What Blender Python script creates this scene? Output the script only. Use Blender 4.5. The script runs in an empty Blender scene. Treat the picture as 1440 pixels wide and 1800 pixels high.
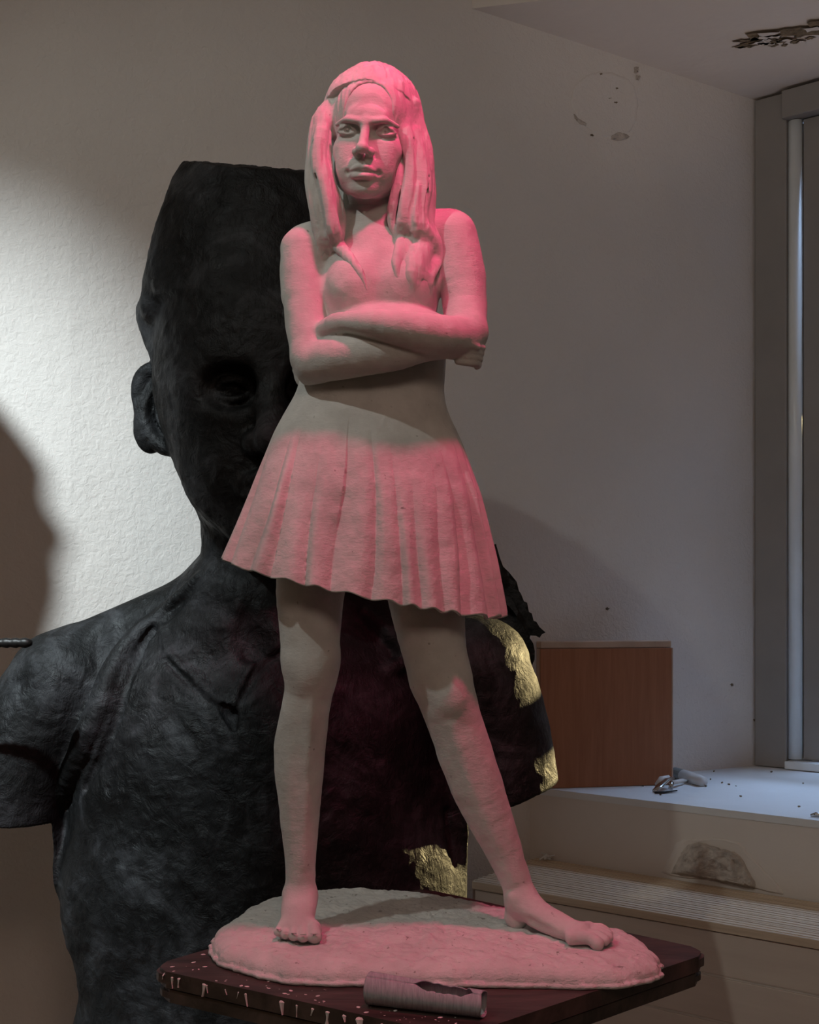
import bpy, bmesh, math, random
import numpy as np
from mathutils import Vector, Matrix

# ------------------------------------------------------------------ camera, world, lights, exposure
FPX, HOR, CX = 2150.0, 1050.0, 720.0        # focal length, horizon row and centre column of a 1440x1800 frame
CAMZ = 1.42
sc = bpy.context.scene
COL = sc.collection
cam_d = bpy.data.cameras.new('camera'); cam = bpy.data.objects.new('camera', cam_d); COL.objects.link(cam)
cam.location = (0, 0, CAMZ); cam.rotation_euler = (math.pi/2, 0, 0)
cam_d.sensor_fit = 'VERTICAL'; cam_d.sensor_height = 36.0; cam_d.sensor_width = 28.8
cam_d.lens = 36.0*FPX/1800.0; cam_d.shift_y = (HOR-900.0)/1800.0
cam_d.clip_start = 0.05
sc.camera = cam
sc.view_settings.view_transform = 'Standard'; sc.view_settings.look = 'None'
sc.view_settings.gamma = 1.0; sc.view_settings.use_curve_mapping = False
sc.view_settings.exposure = 0.0

w = bpy.data.worlds.new('sky'); sc.world = w; w.use_nodes = True
bg = w.node_tree.nodes['Background']; bg.inputs[0].default_value = (0.45, 0.62, 1.0, 1); bg.inputs[1].default_value = 0.35

def look(o, target):
    o.rotation_euler = (Vector(target)-Vector(o.location)).to_track_quat('-Z', 'Y').to_euler()
def lamp(name, kind, loc, target, energy, color, **kw):
    d = bpy.data.lights.new(name, kind); d.energy = energy; d.color = color
    for k, v in kw.items(): setattr(d, k, v)
    o = bpy.data.objects.new(name, d); COL.objects.link(o); o.location = loc
    if target is not None: look(o, target)
    return o
# low warm sun through the window behind on the right
lamp('sun', 'SUN', (3, 5, 3), (3-1.5, 5-1.0, 3-0.415), 12.0, (1.0, 0.73, 0.33), angle=math.radians(0.6))
# daylight coming down through the window
lamp('window_daylight', 'AREA', (1.80, 3.65, CAMZ+1.7), (1.20, 3.04, CAMZ-0.52), 6.5, (0.46, 0.66, 1.0), shape='RECTANGLE', size=0.9, size_y=0.5, spread=math.radians(58))
# pink stage lamp hung high in front of the statue
lamp('pink_lamp', 'SPOT', (0.17, 0.99, CAMZ+1.15), (-0.02, 1.38, CAMZ+0.16), 36.0, (1.0, 0.05, 0.20), spot_size=math.radians(48), spot_blend=0.6, shadow_soft_size=0.05)
# work lamp, high on the left in front: a wide beam and its hot centre on the left wall
KEY = (-1.03, 0.55, CAMZ+1.60)
lamp('work_lamp', 'SPOT', KEY, (0.35, 2.4, CAMZ-0.1), 30.0, (0.93, 1.0, 0.95), spot_size=math.radians(95), spot_blend=0.5, shadow_soft_size=0.022)
lamp('work_lamp_hot_centre', 'SPOT', KEY, (-0.86, 2.75, CAMZ-0.60), 385.0, (0.80, 0.94, 1.0), spot_size=math.radians(58), spot_blend=0.75, shadow_soft_size=0.03).scale = (0.58, 1, 1)
# warm fill added behind the camera for the room's ambient light
lamp('room_fill', 'AREA', (0.3, -0.9, 2.75), (0.3, 2.4, 1.3), 7.2, (1.0, 0.75, 0.60), shape='DISK', size=0.6)
# small warm fill added out of frame on the right to brighten the soffit
lamp('soffit_fill', 'SPOT', (1.45, 2.45, CAMZ-0.35), (0.95, 3.0, CAMZ+1.57), 17.0, (1.0, 0.85, 0.76), spot_size=math.radians(46), spot_blend=0.8, shadow_soft_size=0.05)

# ------------------------------------------------------------------ materials
def new_mat(name):
    m = bpy.data.materials.new(name); m.use_nodes = True
    nt = m.node_tree; b = nt.nodes['Principled BSDF']
    return m, nt, b
def nd(nt, t, **kw):
    n = nt.nodes.new(t)
    for k, v in kw.items():
        if k in n.inputs: n.inputs[k].default_value = v
        else: setattr(n, k, v)
    return n
def coords(nt, scale=(1, 1, 1), rot=0.0):
    t = nt.nodes.new('ShaderNodeTexCoord'); m = nt.nodes.new('ShaderNodeMapping'); m.vector_type = 'TEXTURE'
    m.inputs['Scale'].default_value = tuple(1.0/q for q in scale); m.inputs['Rotation'].default_value = (0, 0, rot)
    nt.links.new(t.outputs['Object'], m.inputs['Vector']); return m.outputs[0]
def noise(nt, vec, scale, detail=4, rough=0.55, dist=0.0):
    n = nd(nt, 'ShaderNodeTexNoise', Scale=scale, Detail=detail, Roughness=rough, Distortion=dist)
    nt.links.new(vec, n.inputs['Vector']); return n.outputs['Fac']
def ramp(nt, fac, stops):
    r = nt.nodes.new('ShaderNodeValToRGB'); e = r.color_ramp.elements
    while len(e) < len(stops): e.new(0.5)
    for q, (p, c) in zip(e, stops):
        q.position = p; q.color = (c[0], c[1], c[2], 1) if len(c) == 3 else c
    nt.links.new(fac, r.inputs[0]); return r.outputs[0]
def mixc(nt, fac, a, b, mode='MIX'):
    m = nt.nodes.new('ShaderNodeMix'); m.data_type = 'RGBA'; m.blend_type = mode
    for inp, v in ((m.inputs[0], fac), (m.inputs[6], a), (m.inputs[7], b)):
        if isinstance(v, (int, float)): inp.default_value = v
        elif isinstance(v, tuple): inp.default_value = (*v, 1) if len(v) == 3 else v
        else: nt.links.new(v, inp)
    return m.outputs[2]
def bump(nt, b, h, strength, dist, prev=None):
    n = nd(nt, 'ShaderNodeBump', Strength=strength, Distance=dist)
    nt.links.new(h, n.inputs['Height'])
    if prev is not None: nt.links.new(prev, n.inputs['Normal'])
    nt.links.new(n.outputs[0], b.inputs['Normal']); return n.outputs[0]
def simple(name, c, rough=0.6, metal=0.0, var=0.15, scale=12.0, bs=0.0, bscale=80.0, stretch=(1, 1, 1), spec=0.5):
    m, nt, b = new_mat(name); v = coords(nt, stretch)
    f = noise(nt, v, scale)
    lo = tuple(x*(1-var) for x in c); hi = tuple(min(1, x*(1+var)) for x in c)
    nt.links.new(ramp(nt, f, [(0.3, lo), (0.7, hi)]), b.inputs['Base Color'])
    b.inputs['Roughness'].default_value = rough; b.inputs['Metallic'].default_value = metal
    b.inputs['Specular IOR Level'].default_value = spec
    if bs: bump(nt, b, noise(nt, v, bscale, 6, 0.6), bs, 0.004)
    return m

def plaster_statue_mat(name='cast_plaster', pits=0.5):
    m, nt, b = new_mat(name); v = coords(nt)
    f = noise(nt, v, 22, 5, 0.6)
    c = ramp(nt, f, [(0.3, (0.52, 0.505, 0.485)), (0.65, (0.66, 0.645, 0.62))])
    d = noise(nt, v, 95, 3, 0.6)
    dm = ramp(nt, d, [(0.70 if pits < 0.8 else 0.655, (0, 0, 0)), (0.76 if pits < 0.8 else 0.70, (1, 1, 1))])
    c = mixc(nt, dm, c, (0.30, 0.28, 0.26))
    nt.links.new(c, b.inputs['Base Color'])
    b.inputs['Roughness'].default_value = 0.85; b.inputs['Specular IOR Level'].default_value = 0.25
    n1 = bump(nt, b, noise(nt, v, 60, 5, 0.6), 0.28 if pits < 0.8 else 0.75, 0.004)
    v2 = coords(nt, (150, 150, 420))
    n2 = bump(nt, b, noise(nt, v2, 1.0, 2, 0.5, 0.6), 0.14*pits*2, 0.003, n1)
    return m
M_PL = plaster_statue_mat()
M_BASE = plaster_statue_mat('rough_cast_plaster', 0.9)

def wall_mat(name, c, bs=0.36, scale=70):
    m, nt, b = new_mat(name); v = coords(nt)
    f = noise(nt, v, 2.2, 5, 0.6)
    col = ramp(nt, f, [(0.3, tuple(x*0.93 for x in c)), (0.7, c)])
    nt.links.new(col, b.inputs['Base Color']); b.inputs['Roughness'].default_value = 0.9
    b.inputs['Specular IOR Level'].default_value = 0.2
    n1 = bump(nt, b, noise(nt, v, scale, 4, 0.55, 0.8), bs, 0.008)
    bump(nt, b, noise(nt, v, 9, 3, 0.5), 0.25, 0.02, n1)
    return m
M_WALL = wall_mat('whitewashed_plaster', (0.74, 0.68, 0.635))
M_WALL2 = wall_mat('smooth_wall_plaster', (0.75, 0.67, 0.61), 0.08, 45)
M_SILL = wall_mat('sill_plaster', (0.76, 0.75, 0.75), 0.12, 40)

def bust_mat():
    m, nt, b = new_mat('black_patinated_clay'); v = coords(nt)
    f = noise(nt, v, 9, 7, 0.66, 0.7)
    c = ramp(nt, f, [(0.40, (0.004, 0.004, 0.004)), (0.52, (0.010, 0.010, 0.0105)), (0.60, (0.026, 0.026, 0.028)), (0.75, (0.055, 0.056, 0.058))])
    nt.links.new(c, b.inputs['Base Color'])
    r = ramp(nt, noise(nt, v, 25, 5, 0.6), [(0.3, (0.42,)*3), (0.7, (0.72,)*3)])
    nt.links.new(r, b.inputs['Roughness']); b.inputs['Specular IOR Level'].default_value = 0.22
    n1 = bump(nt, b, noise(nt, v, 34, 6, 0.62, 1.2), 0.45, 0.012)
    v2 = coords(nt, (130, 130, 38))
    bump(nt, b, noise(nt, v2, 1.0, 3, 0.6, 0.8), 0.3, 0.006, n1)
    return m
M_BUST = bust_mat()

def wood_mat(name, a, c, stretch, rough=0.5, bs=0.2, spec=0.4, rot=0.0):
    m, nt, b = new_mat(name); v = coords(nt, stretch, rot)
    f = noise(nt, v, 1.0, 6, 0.65, 0.6)
    nt.links.new(ramp(nt, f, [(0.3, a), (0.7, c)]), b.inputs['Base Color'])
    b.inputs['Roughness'].default_value = rough; b.inputs['Specular IOR Level'].default_value = spec
    bump(nt, b, f, bs, 0.003)
    return m
M_TABLE = wood_mat('dark_stained_wood', (0.016, 0.012, 0.011), (0.090, 0.058, 0.050), (7, 38, 22), 0.45, 0.25)
M_PAINT = simple('dried_plaster_drips', (0.62, 0.57, 0.54), 0.8, bs=0.2)
M_SLAT = wood_mat('pale_pine', (0.50, 0.37, 0.27), (0.72, 0.57, 0.43), (3, 70, 70), 0.6, 0.08, rot=math.atan2(-0.529, 0.693))
M_COVER = wood_mat('painted_board', (0.60, 0.49, 0.42), (0.66, 0.55, 0.47), (3, 30, 30), 0.7, 0.05, rot=math.atan2(-0.529, 0.693))
M_GROOVE = simple('lit_joint', (0.66, 0.58, 0.52), 0.8)  # joint paler than the boards: light caught in the grooves put into colour
M_BOX = wood_mat('orange_brown_board', (0.32, 0.125, 0.058), (0.42, 0.175, 0.085), (60, 60, 4), 0.6, 0.08)
M_BOXTOP = simple('pale_board_edge', (0.55, 0.40, 0.30), 0.7)
M_PAPER = None
M_FRAME = simple('grey_window_paint', (0.30, 0.27, 0.25), 0.6, var=0.08, scale=5, bs=0.05)
M_SASH = simple('white_window_paint', (0.82, 0.84, 0.84), 0.3, var=0.05, scale=6)
M_METAL = simple('chromed_steel', (0.55, 0.54, 0.53), 0.22, 1.0, var=0.1)
M_DARKM = simple('dark_iron', (0.02, 0.018, 0.017), 0.45, 0.6, var=0.3, bs=0.2)
M_PLASTIC = simple('white_plastic', (0.72, 0.70, 0.68), 0.35, var=0.05)
M_CLOUDY = simple('grey_plastic_cap', (0.22, 0.24, 0.24), 0.4)
M_FLOOR = wood_mat('floor_board', (0.16, 0.11, 0.08), (0.26, 0.19, 0.14), (3, 30, 3), 0.6)
M_LATH = simple('bare_lath', (0.20, 0.145, 0.09), 0.9, var=0.4, scale=60, bs=0.6, bscale=150)
M_CRUMB = simple('crumbled_render', (0.55, 0.47, 0.41), 0.95, var=0.22, scale=55, bs=0.9, bscale=140)
M_HOLLOW = simple('hollow_black', (0.004, 0.004, 0.004), 0.8)
def paper_mat():
    m, nt, b = new_mat('grey_crepe_paper'); v = coords(nt, (420, 60, 60))
    f = noise(nt, v, 1.0, 3, 0.6, 0.3)
    nt.links.new(ramp(nt, f, [(0.3, (0.27, 0.27, 0.285)), (0.7, (0.41, 0.41, 0.43))]), b.inputs['Base Color'])
    b.inputs['Roughness'].default_value = 0.85
    bump(nt, b, f, 0.5, 0.002); return m
M_PAPER = paper_mat()
M_GLASS, _nt, _b = new_mat('window_glass')
_t = nd(_nt, 'ShaderNodeBsdfTransparent'); _t.inputs[0].default_value = (0.95, 0.98, 1.0, 1)
_g = nd(_nt, 'ShaderNodeBsdfGlossy', Roughness=0.02); _x = nd(_nt, 'ShaderNodeMixShader'); _x.inputs[0].default_value = 0.06
_nt.links.new(_t.outputs[0], _x.inputs[1]); _nt.links.new(_g.outputs[0], _x.inputs[2]); _nt.links.new(_x.outputs[0], _nt.nodes['Material Output'].inputs[0])

# ------------------------------------------------------------------ object helpers
def empty(name, loc, label=None, cat=None, group=None):
    o = bpy.data.objects.new(name, None); COL.objects.link(o); o.location = loc; o.empty_display_size = 0.05
    if label: o['label'] = label
    if cat: o['category'] = cat
    if group: o['group'] = group
    return o
def mesh_obj(name, verts, faces, mat, parent=None, smooth=False, origin=None, structure=False):
    """one mesh object from world-space vertices; its origin is the parent's location (or the given origin)"""
    verts = np.asarray(verts, np.float64)
    off = np.array(parent_loc(parent)) if parent is not None else np.array(origin if origin is not None else (0, 0, 0), float)
    me = bpy.data.meshes.new(name)
    v = (verts-off).astype(np.float32)
    if isinstance(faces, np.ndarray):
        n = len(faces); k = faces.shape[1]
        me.vertices.add(len(v)); me.vertices.foreach_set('co', v.ravel())
        me.loops.add(n*k); me.loops.foreach_set('vertex_index', faces.astype(np.int32).ravel())
        me.polygons.add(n)
        me.polygons.foreach_set('loop_start', np.arange(0, n*k, k, dtype=np.int32))
        me.update(calc_edges=True)
    else:
        me.from_pydata([tuple(p) for p in v], [], [tuple(f) for f in faces]); me.update()
    me.validate()
    if smooth: me.polygons.foreach_set('use_smooth', np.ones(len(me.polygons), bool))
    for mm in (mat if isinstance(mat, (list, tuple)) else [mat]): me.materials.append(mm)
    o = bpy.data.objects.new(name, me); COL.objects.link(o)
    if parent is not None: o.parent = parent
    else: o.location = tuple(off)
    if structure: o['kind'] = 'structure'
    return o
def parent_loc(o):
    l = Vector(o.location); p = o.parent
    while p is not None: l = l+Vector(p.location); p = p.parent
    return tuple(l)
def bm_obj(name, bm, mat, parent=None, smooth=False, origin=None, structure=False):
    bmesh.ops.recalc_face_normals(bm, faces=bm.faces)
    bm.verts.ensure_lookup_table()
    vs = [v.co[:] for v in bm.verts]; idx = {v: i for i, v in enumerate(bm.verts)}
    fs = [[idx[v] for v in f.verts] for f in bm.faces]; bm.free()
    return mesh_obj(name, vs, fs, mat, parent, smooth, origin, structure)
def bm_prism(bm, poly, z0, z1):
    a = [bm.verts.new((p[0], p[1], z0)) for p in poly]; b = [bm.verts.new((p[0], p[1], z1)) for p in poly]
    n = len(poly); bm.faces.new(a[::-1]); bm.faces.new(b)
    for i in range(n): bm.faces.new((a[i], a[(i+1) % n], b[(i+1) % n], b[i]))
def bm_bar(bm, p, q, u, hw, hh):
    """box from p to q, half-width hw along u and half-height hh along the third axis"""
    p, q, u = Vector(p), Vector(q), Vector(u).normalized(); d = (q-p).normalized(); t = d.cross(u).normalized()
    vs = [bm.verts.new(c+u*a*hw+t*b*hh) for c in (p, q) for a, b in ((-1, -1), (1, -1), (1, 1), (-1, 1))]
    for f in ((0, 1, 2, 3), (7, 6, 5, 4), (0, 4, 5, 1), (1, 5, 6, 2), (2, 6, 7, 3), (3, 7, 4, 0)): bm.faces.new([vs[i] for i in f])
def bevel(bm, w, seg=2):
    bmesh.ops.bevel(bm, geom=list(bm.edges), offset=w, segments=seg, affect='EDGES', profile=0.6)
def bm_tube(bm, pts, radii, seg=10, cap=True, squash=1.0):
    rings = []
    for i, p in enumerate(pts):
        p = Vector(p); d = (Vector(pts[min(i+1, len(pts)-1)])-Vector(pts[max(i-1, 0)])).normalized()
        u = d.cross(Vector((0, 0, 1)));
        if u.length < 1e-3: u = d.cross(Vector((0, 1, 0)))
        u.normalize(); t = d.cross(u)
        rings.append([bm.verts.new(p+(u*math.cos(a)+t*math.sin(a)*squash)*radii[i]) for a in [2*math.pi*k/seg for k in range(seg)]])
    for r0, r1 in zip(rings, rings[1:]):
        for k in range(seg): bm.faces.new((r0[k], r0[(k+1) % seg], r1[(k+1) % seg], r1[k]))
    if cap: bm.faces.new(rings[0][::-1]); bm.faces.new(rings[-1])

# numpy value noise
def _hash(ix, iy, iz, seed):
    h = (ix*374761393+iy*668265263+iz*2147483647+seed*974634777) & 0xffffffff
    h = ((h ^ (h >> 13))*1274126177) & 0xffffffff
    return ((h ^ (h >> 16)) & 0xffff)/65535.0
def vnoise(P, scale, seed=0, octaves=2):
    out = np.zeros(len(P)); amp = 1.0; tot = 0
    for o in range(octaves):
        q = P*scale*(2**o)+17.3*o; i = np.floor(q).astype(np.int64); f = q-i; f = f*f*(3-2*f)
        r = 0
        for dx in (0, 1):
            for dy in (0, 1):
                for dz in (0, 1):
                    wt = (f[:, 0] if dx else 1-f[:, 0])*(f[:, 1] if dy else 1-f[:, 1])*(f[:, 2] if dz else 1-f[:, 2])
                    r = r+wt*_hash(i[:, 0]+dx, i[:, 1]+dy, i[:, 2]+dz, seed+o)
        out += amp*(r*2-1); tot += amp; amp *= 0.5
    return out/tot

# ------------------------------------------------------------------ implicit-surface sculpting
class Sdf:
    def __init__(s, lo, hi, h):
        s.h = h; s.ax = [np.arange(lo[i], hi[i]+h, h, dtype=np.float32) for i in range(3)]
        s.F = np.full([len(a) for a in s.ax], 500.0, np.float32)
    def region(s, lo, hi):
        sl = []
        for i in range(3):
            a = int(np.searchsorted(s.ax[i], lo[i])); b = int(np.searchsorted(s.ax[i], hi[i]))
            if b <= a: return None
            sl.append(slice(a, b))
        return tuple(sl)
    def apply(s, fn, lo, hi, k, mode='add', m=None):
        m = (max(k, 0)+4*s.h) if m is None else m
        sl = s.region([lo[i]-m for i in range(3)], [hi[i]+m for i in range(3)])
        if sl is None: return
        X = s.ax[0][sl[0]][:, None, None]; Y = s.ax[1][sl[1]][None, :, None]; Z = s.ax[2][sl[2]][None, None, :]
        d = fn(X, Y, Z); A = s.F[sl]
        if mode == 'add':
            r = np.minimum(A, d)
            if k > 0: h = np.maximum(k-np.abs(A-d), 0)/k; r = r-h*h*(k/4)
        elif mode == 'sub':
            d = -d; r = np.maximum(A, d)
            if k > 0: h = np.maximum(k-np.abs(A-d), 0)/k; r = r+h*h*(k/4)
        s.F[sl] = r
    def ell(s, c, r, k=10, mode='add', R=None):
        c = np.asarray(c, float); r = np.asarray(r, float); Rm = np.eye(3) if R is None else np.asarray(R)
        ext = np.sqrt(((Rm*r[None, :])**2).sum(1))
        T = Rm.T
        def fn(X, Y, Z):
            X = X-c[0]; Y = Y-c[1]; Z = Z-c[2]
            k0 = 0; k1 = 0
            for i in range(3):
                q = (T[i, 0]*X+T[i, 1]*Y+T[i, 2]*Z) if R is not None else (X, Y, Z)[i]
                q = q/r[i]; k0 = k0+q*q; q = q/r[i]; k1 = k1+q*q
            k0 = np.sqrt(k0); k1 = np.sqrt(k1)
            return (k0*(k0-1)/np.maximum(k1, 1e-6)).astype(np.float32)
        s.apply(fn, c-ext, c+ext, k, mode)
    def tube(s, pts, k=6, mode='add', sq=(1, 1, 1), sub=0):
        """pts = [(x,y,z,r)...] chain of round cones"""
        pts = np.asarray(pts, float)
        if sub: pts = catmull(pts, sub)
        sq = np.asarray(sq, float)
        lo = (pts[:, :3]-pts[:, 3:]*sq[None]).min(0); hi = (pts[:, :3]+pts[:, 3:]*sq[None]).max(0)
        def fn(X, Y, Z):
            best = None
            for p, q in zip(pts[:-1], pts[1:]):
                a = p[:3]/sq; b = (q[:3]/sq)-a; L = max(float((b*b).sum()), 1e-9)
                x = X/sq[0]-a[0]; y = Y/sq[1]-a[1]; z = Z/sq[2]-a[2]
                t = np.clip((x*b[0]+y*b[1]+z*b[2])/L, 0, 1).astype(np.float32)
                d = np.sqrt((x-t*b[0])**2+(y-t*b[1])**2+(z-t*b[2])**2)-(p[3]+(q[3]-p[3])*t)
                best = d if best is None else np.minimum(best, d)
            return (best*min(sq)).astype(np.float32)
        s.apply(fn, lo, hi, k, mode)
    def surf(s, px, py, f=None):
        """depth at which the sight line through pixel (px,py) meets the surface"""
        f = FPX if f is None else f
        for y in s.ax[1]:
            kk = 1+y/f; x = (px-CX)*kk; z = (HOR-py)*kk
            i = int(round((x-s.ax[0][0])/s.h)); j = int(round((y-s.ax[1][0])/s.h)); l = int(round((z-s.ax[2][0])/s.h))
            if 0 <= i < s.F.shape[0] and 0 <= l < s.F.shape[2] and s.F[i, j, l] < 0: return float(y)
        return None
    def mesh(s):
        F = s.F; S = F < 0
        nx, ny, nz = F.shape
        cnt = np.zeros((nx-1, ny-1, nz-1), np.uint8)
        cs = [(a, b, c) for a in (0, 1) for b in (0, 1) for c in (0, 1)]
        for a, b, c in cs: cnt += S[a:nx-1+a, b:ny-1+b, c:nz-1+c]
        act = np.argwhere((cnt > 0) & (cnt < 8)); del cnt
        n = len(act); i, j, l = act.T
        V = np.stack([F[i+a, j+b, l+c] for a, b, c in cs], 1)
        P = np.zeros((n, 3)); N = np.zeros(n)
        for u in range(8):
            for v in range(u+1, 8):
                cu, cv = np.array(cs[u]), np.array(cs[v])
                if np.abs(cu-cv).sum() != 1: continue
                m = (V[:, u] < 0) != (V[:, v] < 0)
                den = V[:, u]-V[:, v]; t = np.where(m, V[:, u]/np.where(den == 0, 1, den), 0)
                P += np.where(m[:, None], cu[None]+(cv-cu)[None]*t[:, None], 0); N += m
        P = P/N[:, None]
        verts = np.stack([s.ax[q][0]+(act[:, q]+P[:, q])*s.h for q in range(3)], 1)
        vid = np.full((nx-1, ny-1, nz-1), -1, np.int32); vid[i, j, l] = np.arange(n)
        quads = []
        for axis in range(3):
            A = [slice(None)]*3; B = [slice(None)]*3; A[axis] = slice(0, -1); B[axis] = slice(1, None)
            o = [q for q in range(3) if q != axis]
            for q in o: A[q] = slice(1, -1); B[q] = slice(1, -1)
            e = np.argwhere(S[tuple(A)] != S[tuple(B)])
            if not len(e): continue
            for q in o: e[:, q] += 1
            flip = S[tuple(e.T)]
            def cell(da, db):
                g = e.copy(); g[:, o[0]] += da; g[:, o[1]] += db; return vid[tuple(g.T)]
            q4 = np.stack([cell(-1, -1), cell(0, -1), cell(0, 0), cell(-1, 0)], 1)
            if axis == 1: flip = ~flip
            q4[~flip] = q4[~flip][:, ::-1]
            quads.append(q4)
        Q = np.concatenate(quads); Q = Q[(Q >= 0).all(1)]
        return verts, Q
def catmull(P, sub):
    P = np.asarray(P, float); out = []
    E = np.vstack([2*P[0]-P[1], P, 2*P[-1]-P[-2]])
    for a in range(1, len(E)-2):
        p0, p1, p2, p3 = E[a-1:a+3]
        for t in np.linspace(0, 1, sub, endpoint=False):
            out.append(0.5*((2*p1)+(-p0+p2)*t+(2*p0-5*p1+4*p2-p3)*t*t+(-p0+3*p1-3*p2+p3)*t**3))
    out.append(P[-1]); return np.array(out)
def P(px, py, d, *r):
    k = 1+d/FPX
    return ((px-CX)*k, d, (HOR-py)*k, *r)

# ------------------------------------------------------------------ room
def xy(px, Y): return (px-CX)/FPX*Y
CORNER = Vector((-0.757, 2.733)); WB = Vector((1.084, 3.79))           # ends of the back wall (plan)
TIP = Vector((0.331, 3.357)); U = Vector((0.776, -0.631))              # parapet of the window wall
NRM = Vector((0.631, 0.776))
ZS = CAMZ-0.52; ZT0 = CAMZ+1.571; ZT1 = CAMZ+1.534
WR = WB+U*1.30; PR = TIP+U*1.80; FAR = TIP+U*2.9
LFT = Vector((-2.7, 1.78)); ZC = 3.25
BACKY = -2.2
def quad_wall(name, pts, mat, thick_dir, thick=0.12, parent=None):
    bm = bmesh.new(); a = [bm.verts.new(p) for p in pts]; t = Vector(thick_dir).normalized()*thick
    b = [bm.verts.new(Vector(p)+t) for p in pts]; n = len(pts)
    bm.faces.new(a); bm.faces.new(b[::-1])
    for i in range(n): bm.faces.new((a[i], a[(i+1) % n], b[(i+1) % n], b[i]))
    return bm_obj(name, bm, mat, parent, structure=parent is None)
def v3(p, z): return (p[0], p[1], z)
dB = (WB-CORNER).normalized(); nB = Vector((-dB.y, dB.x))
EXT = WB+dB*0.12
wall_back = quad_wall('wall_back', [v3(CORNER, 0), v3(EXT, 0), v3(EXT, ZC), v3(CORNER, ZC)], M_WALL, (nB.x, nB.y, 0))
dL = (LFT-CORNER).normalized()
wall_left = quad_wall('wall_left', [v3(LFT, 0), v3(CORNER, 0), v3(CORNER, ZC), v3(LFT, ZC)], M_WALL, (dL.y, -dL.x, 0) if (dL.y*0-dL.x*1) > 0 else (-dL.y, dL.x, 0))
# parapet block under the window, with the sill as its top
bm = bmesh.new(); bm_prism(bm, [TIP, PR, WR+NRM*0.02, WB+NRM*0.02], 0.0, ZS-0.004)
wall_window = bm_obj('wall_right', bm, M_WALL2, structure=True)
bm = bmesh.new(); bm_prism(bm, [TIP-NRM*0.002, PR-NRM*0.002, WR, WB], ZS-0.018, ZS)
sill = bm_obj('sill', bm, M_SILL, wall_window)
# right-hand reveal and wall beyond it
bm = bmesh.new(); bm_prism(bm, [PR, FAR, FAR+NRM*0.81, WR+NRM*0.25+U*0.1, WR], 0.0, ZC)
bm_obj('reveal', bm, M_WALL2, wall_window)
# lintel block above the window: its underside is the soffit
S0 = Vector((0.167, 3.263)); SD = Vector((0.972, -0.236))
bm = bmesh.new()
lo = [bm.verts.new(v3(p, z)) for p, z in ((S0, ZT0), (S0+SD*1.45, ZT0), (PR+NRM*0.1, ZT0-0.01), (WR+U*0.05+NRM*0.06, ZT1), (WB+NRM*0.06, ZT1))]
hi = [bm.verts.new(v3(p.co, ZC)) for p in lo]
bm.faces.new(lo); bm.faces.new(hi[::-1])
for i in range(5): bm.faces.new((lo[i], lo[(i+1) % 5], hi[(i+1) % 5], hi[i]))
bm_obj('wall_lintel', bm, M_WALL2, structure=True)
# remaining shell
quad_wall('wall_side', [v3(FAR, 0), (FAR.x, BACKY, 0), (FAR.x, BACKY, ZC), v3(FAR, ZC)], M_WALL2, (1, 0, 0))
quad_wall('wall_rear', [(LFT.x, BACKY, 0), (FAR.x, BACKY, 0), (FAR.x, BACKY, ZC), (LFT.x, BACKY, ZC)], M_WALL2, (0, -1, 0))
quad_wall('wall_far_left', [v3(LFT, 0), (LFT.x, BACKY, 0), (LFT.x, BACKY, ZC), v3(LFT, ZC)], M_WALL2, (-1, 0, 0))
plan = [(LFT.x, BACKY), (FAR.x, BACKY), (FAR.x, FAR.y), (WR.x+0.3, WR.y+0.1), (WB.x+0.1, WB.y+0.1), (CORNER.x, CORNER.y+0.05), (LFT.x, LFT.y)]
bm = bmesh.new(); bm_prism(bm, plan, -0.1, 0.0); bm_obj('floor', bm, M_FLOOR, structure=True)
bm = bmesh.new(); bm_prism(bm, plan, ZC, ZC+0.1); bm_obj('ceiling', bm, M_WALL2, structure=True)

# window: head, jamb, rounded moulding, sash stiles, rails, bars and panes in the plane from WB along U
win = empty('window_1', (WB.x, WB.y, ZS)); win['kind'] = 'structure'
def wp(a, z, n=0.0): q = WB+U*a+NRM*n; return (q.x, q.y, z)
def wbar(name, a0, z0, a1, z1, hw, dep, n, mat, bev=0.004):
    bm = bmesh.new(); bm_bar(bm, wp(a0, z0, n), wp(a1, z1, n), (NRM.x, NRM.y, 0), dep, hw); bevel(bm, bev)
    return bm_obj(name, bm, mat, win)
ZH = CAMZ+1.46
wbar('jamb', 0.048, ZS+0.002, 0.048, ZT1-0.004, 0.05, 0.03, 0.0, M_FRAME)
wbar('jamb', 1.27, ZS+0.002, 1.27, ZT1-0.004, 0.03, 0.03, 0.0, M_FRAME)
wbar('head', 0.09, ZT1-0.045, 1.24, ZT1-0.045, 0.042, 0.036, -0.012, M_FRAME)
wbar('stop', 0.128, ZS+0.03, 0.128, ZT1-0.09, 0.024, 0.012, 0.036, M_FRAME)
bm = bmesh.new(); bm_tube(bm, [wp(0.117, ZS+0.03, -0.004), wp(0.117, ZT1-0.09, -0.004)], [0.0215, 0.0215], 24); bm_obj('rounded_moulding', bm, M_SASH, win, True)
wbar('sill_board', 0.10, ZS+0.014, 1.24, ZS+0.014, 0.012, 0.05, 0.0, M_SASH)
wbar('sash_stile', 0.168, ZS+0.03, 0.168, ZT1-0.09, 0.026, 0.02, 0.012, M_FRAME)
wbar('sash_stile', 1.215, ZS+0.03, 1.215, ZT1-0.09, 0.026, 0.02, 0.012, M_FRAME)
wbar('glazing_bar', 0.69, ZS+0.06, 0.69, ZT1-0.12, 0.02, 0.018, 0.012, M_FRAME)
for zz, hh in ((ZS+0.05, 0.02), (ZS+0.755, 0.05), (ZS+1.42, 0.02), (ZT1-0.11, 0.02)): wbar('rail', 0.19, zz, 1.19, zz, hh, 0.018, 0.012, M_FRAME)
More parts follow.
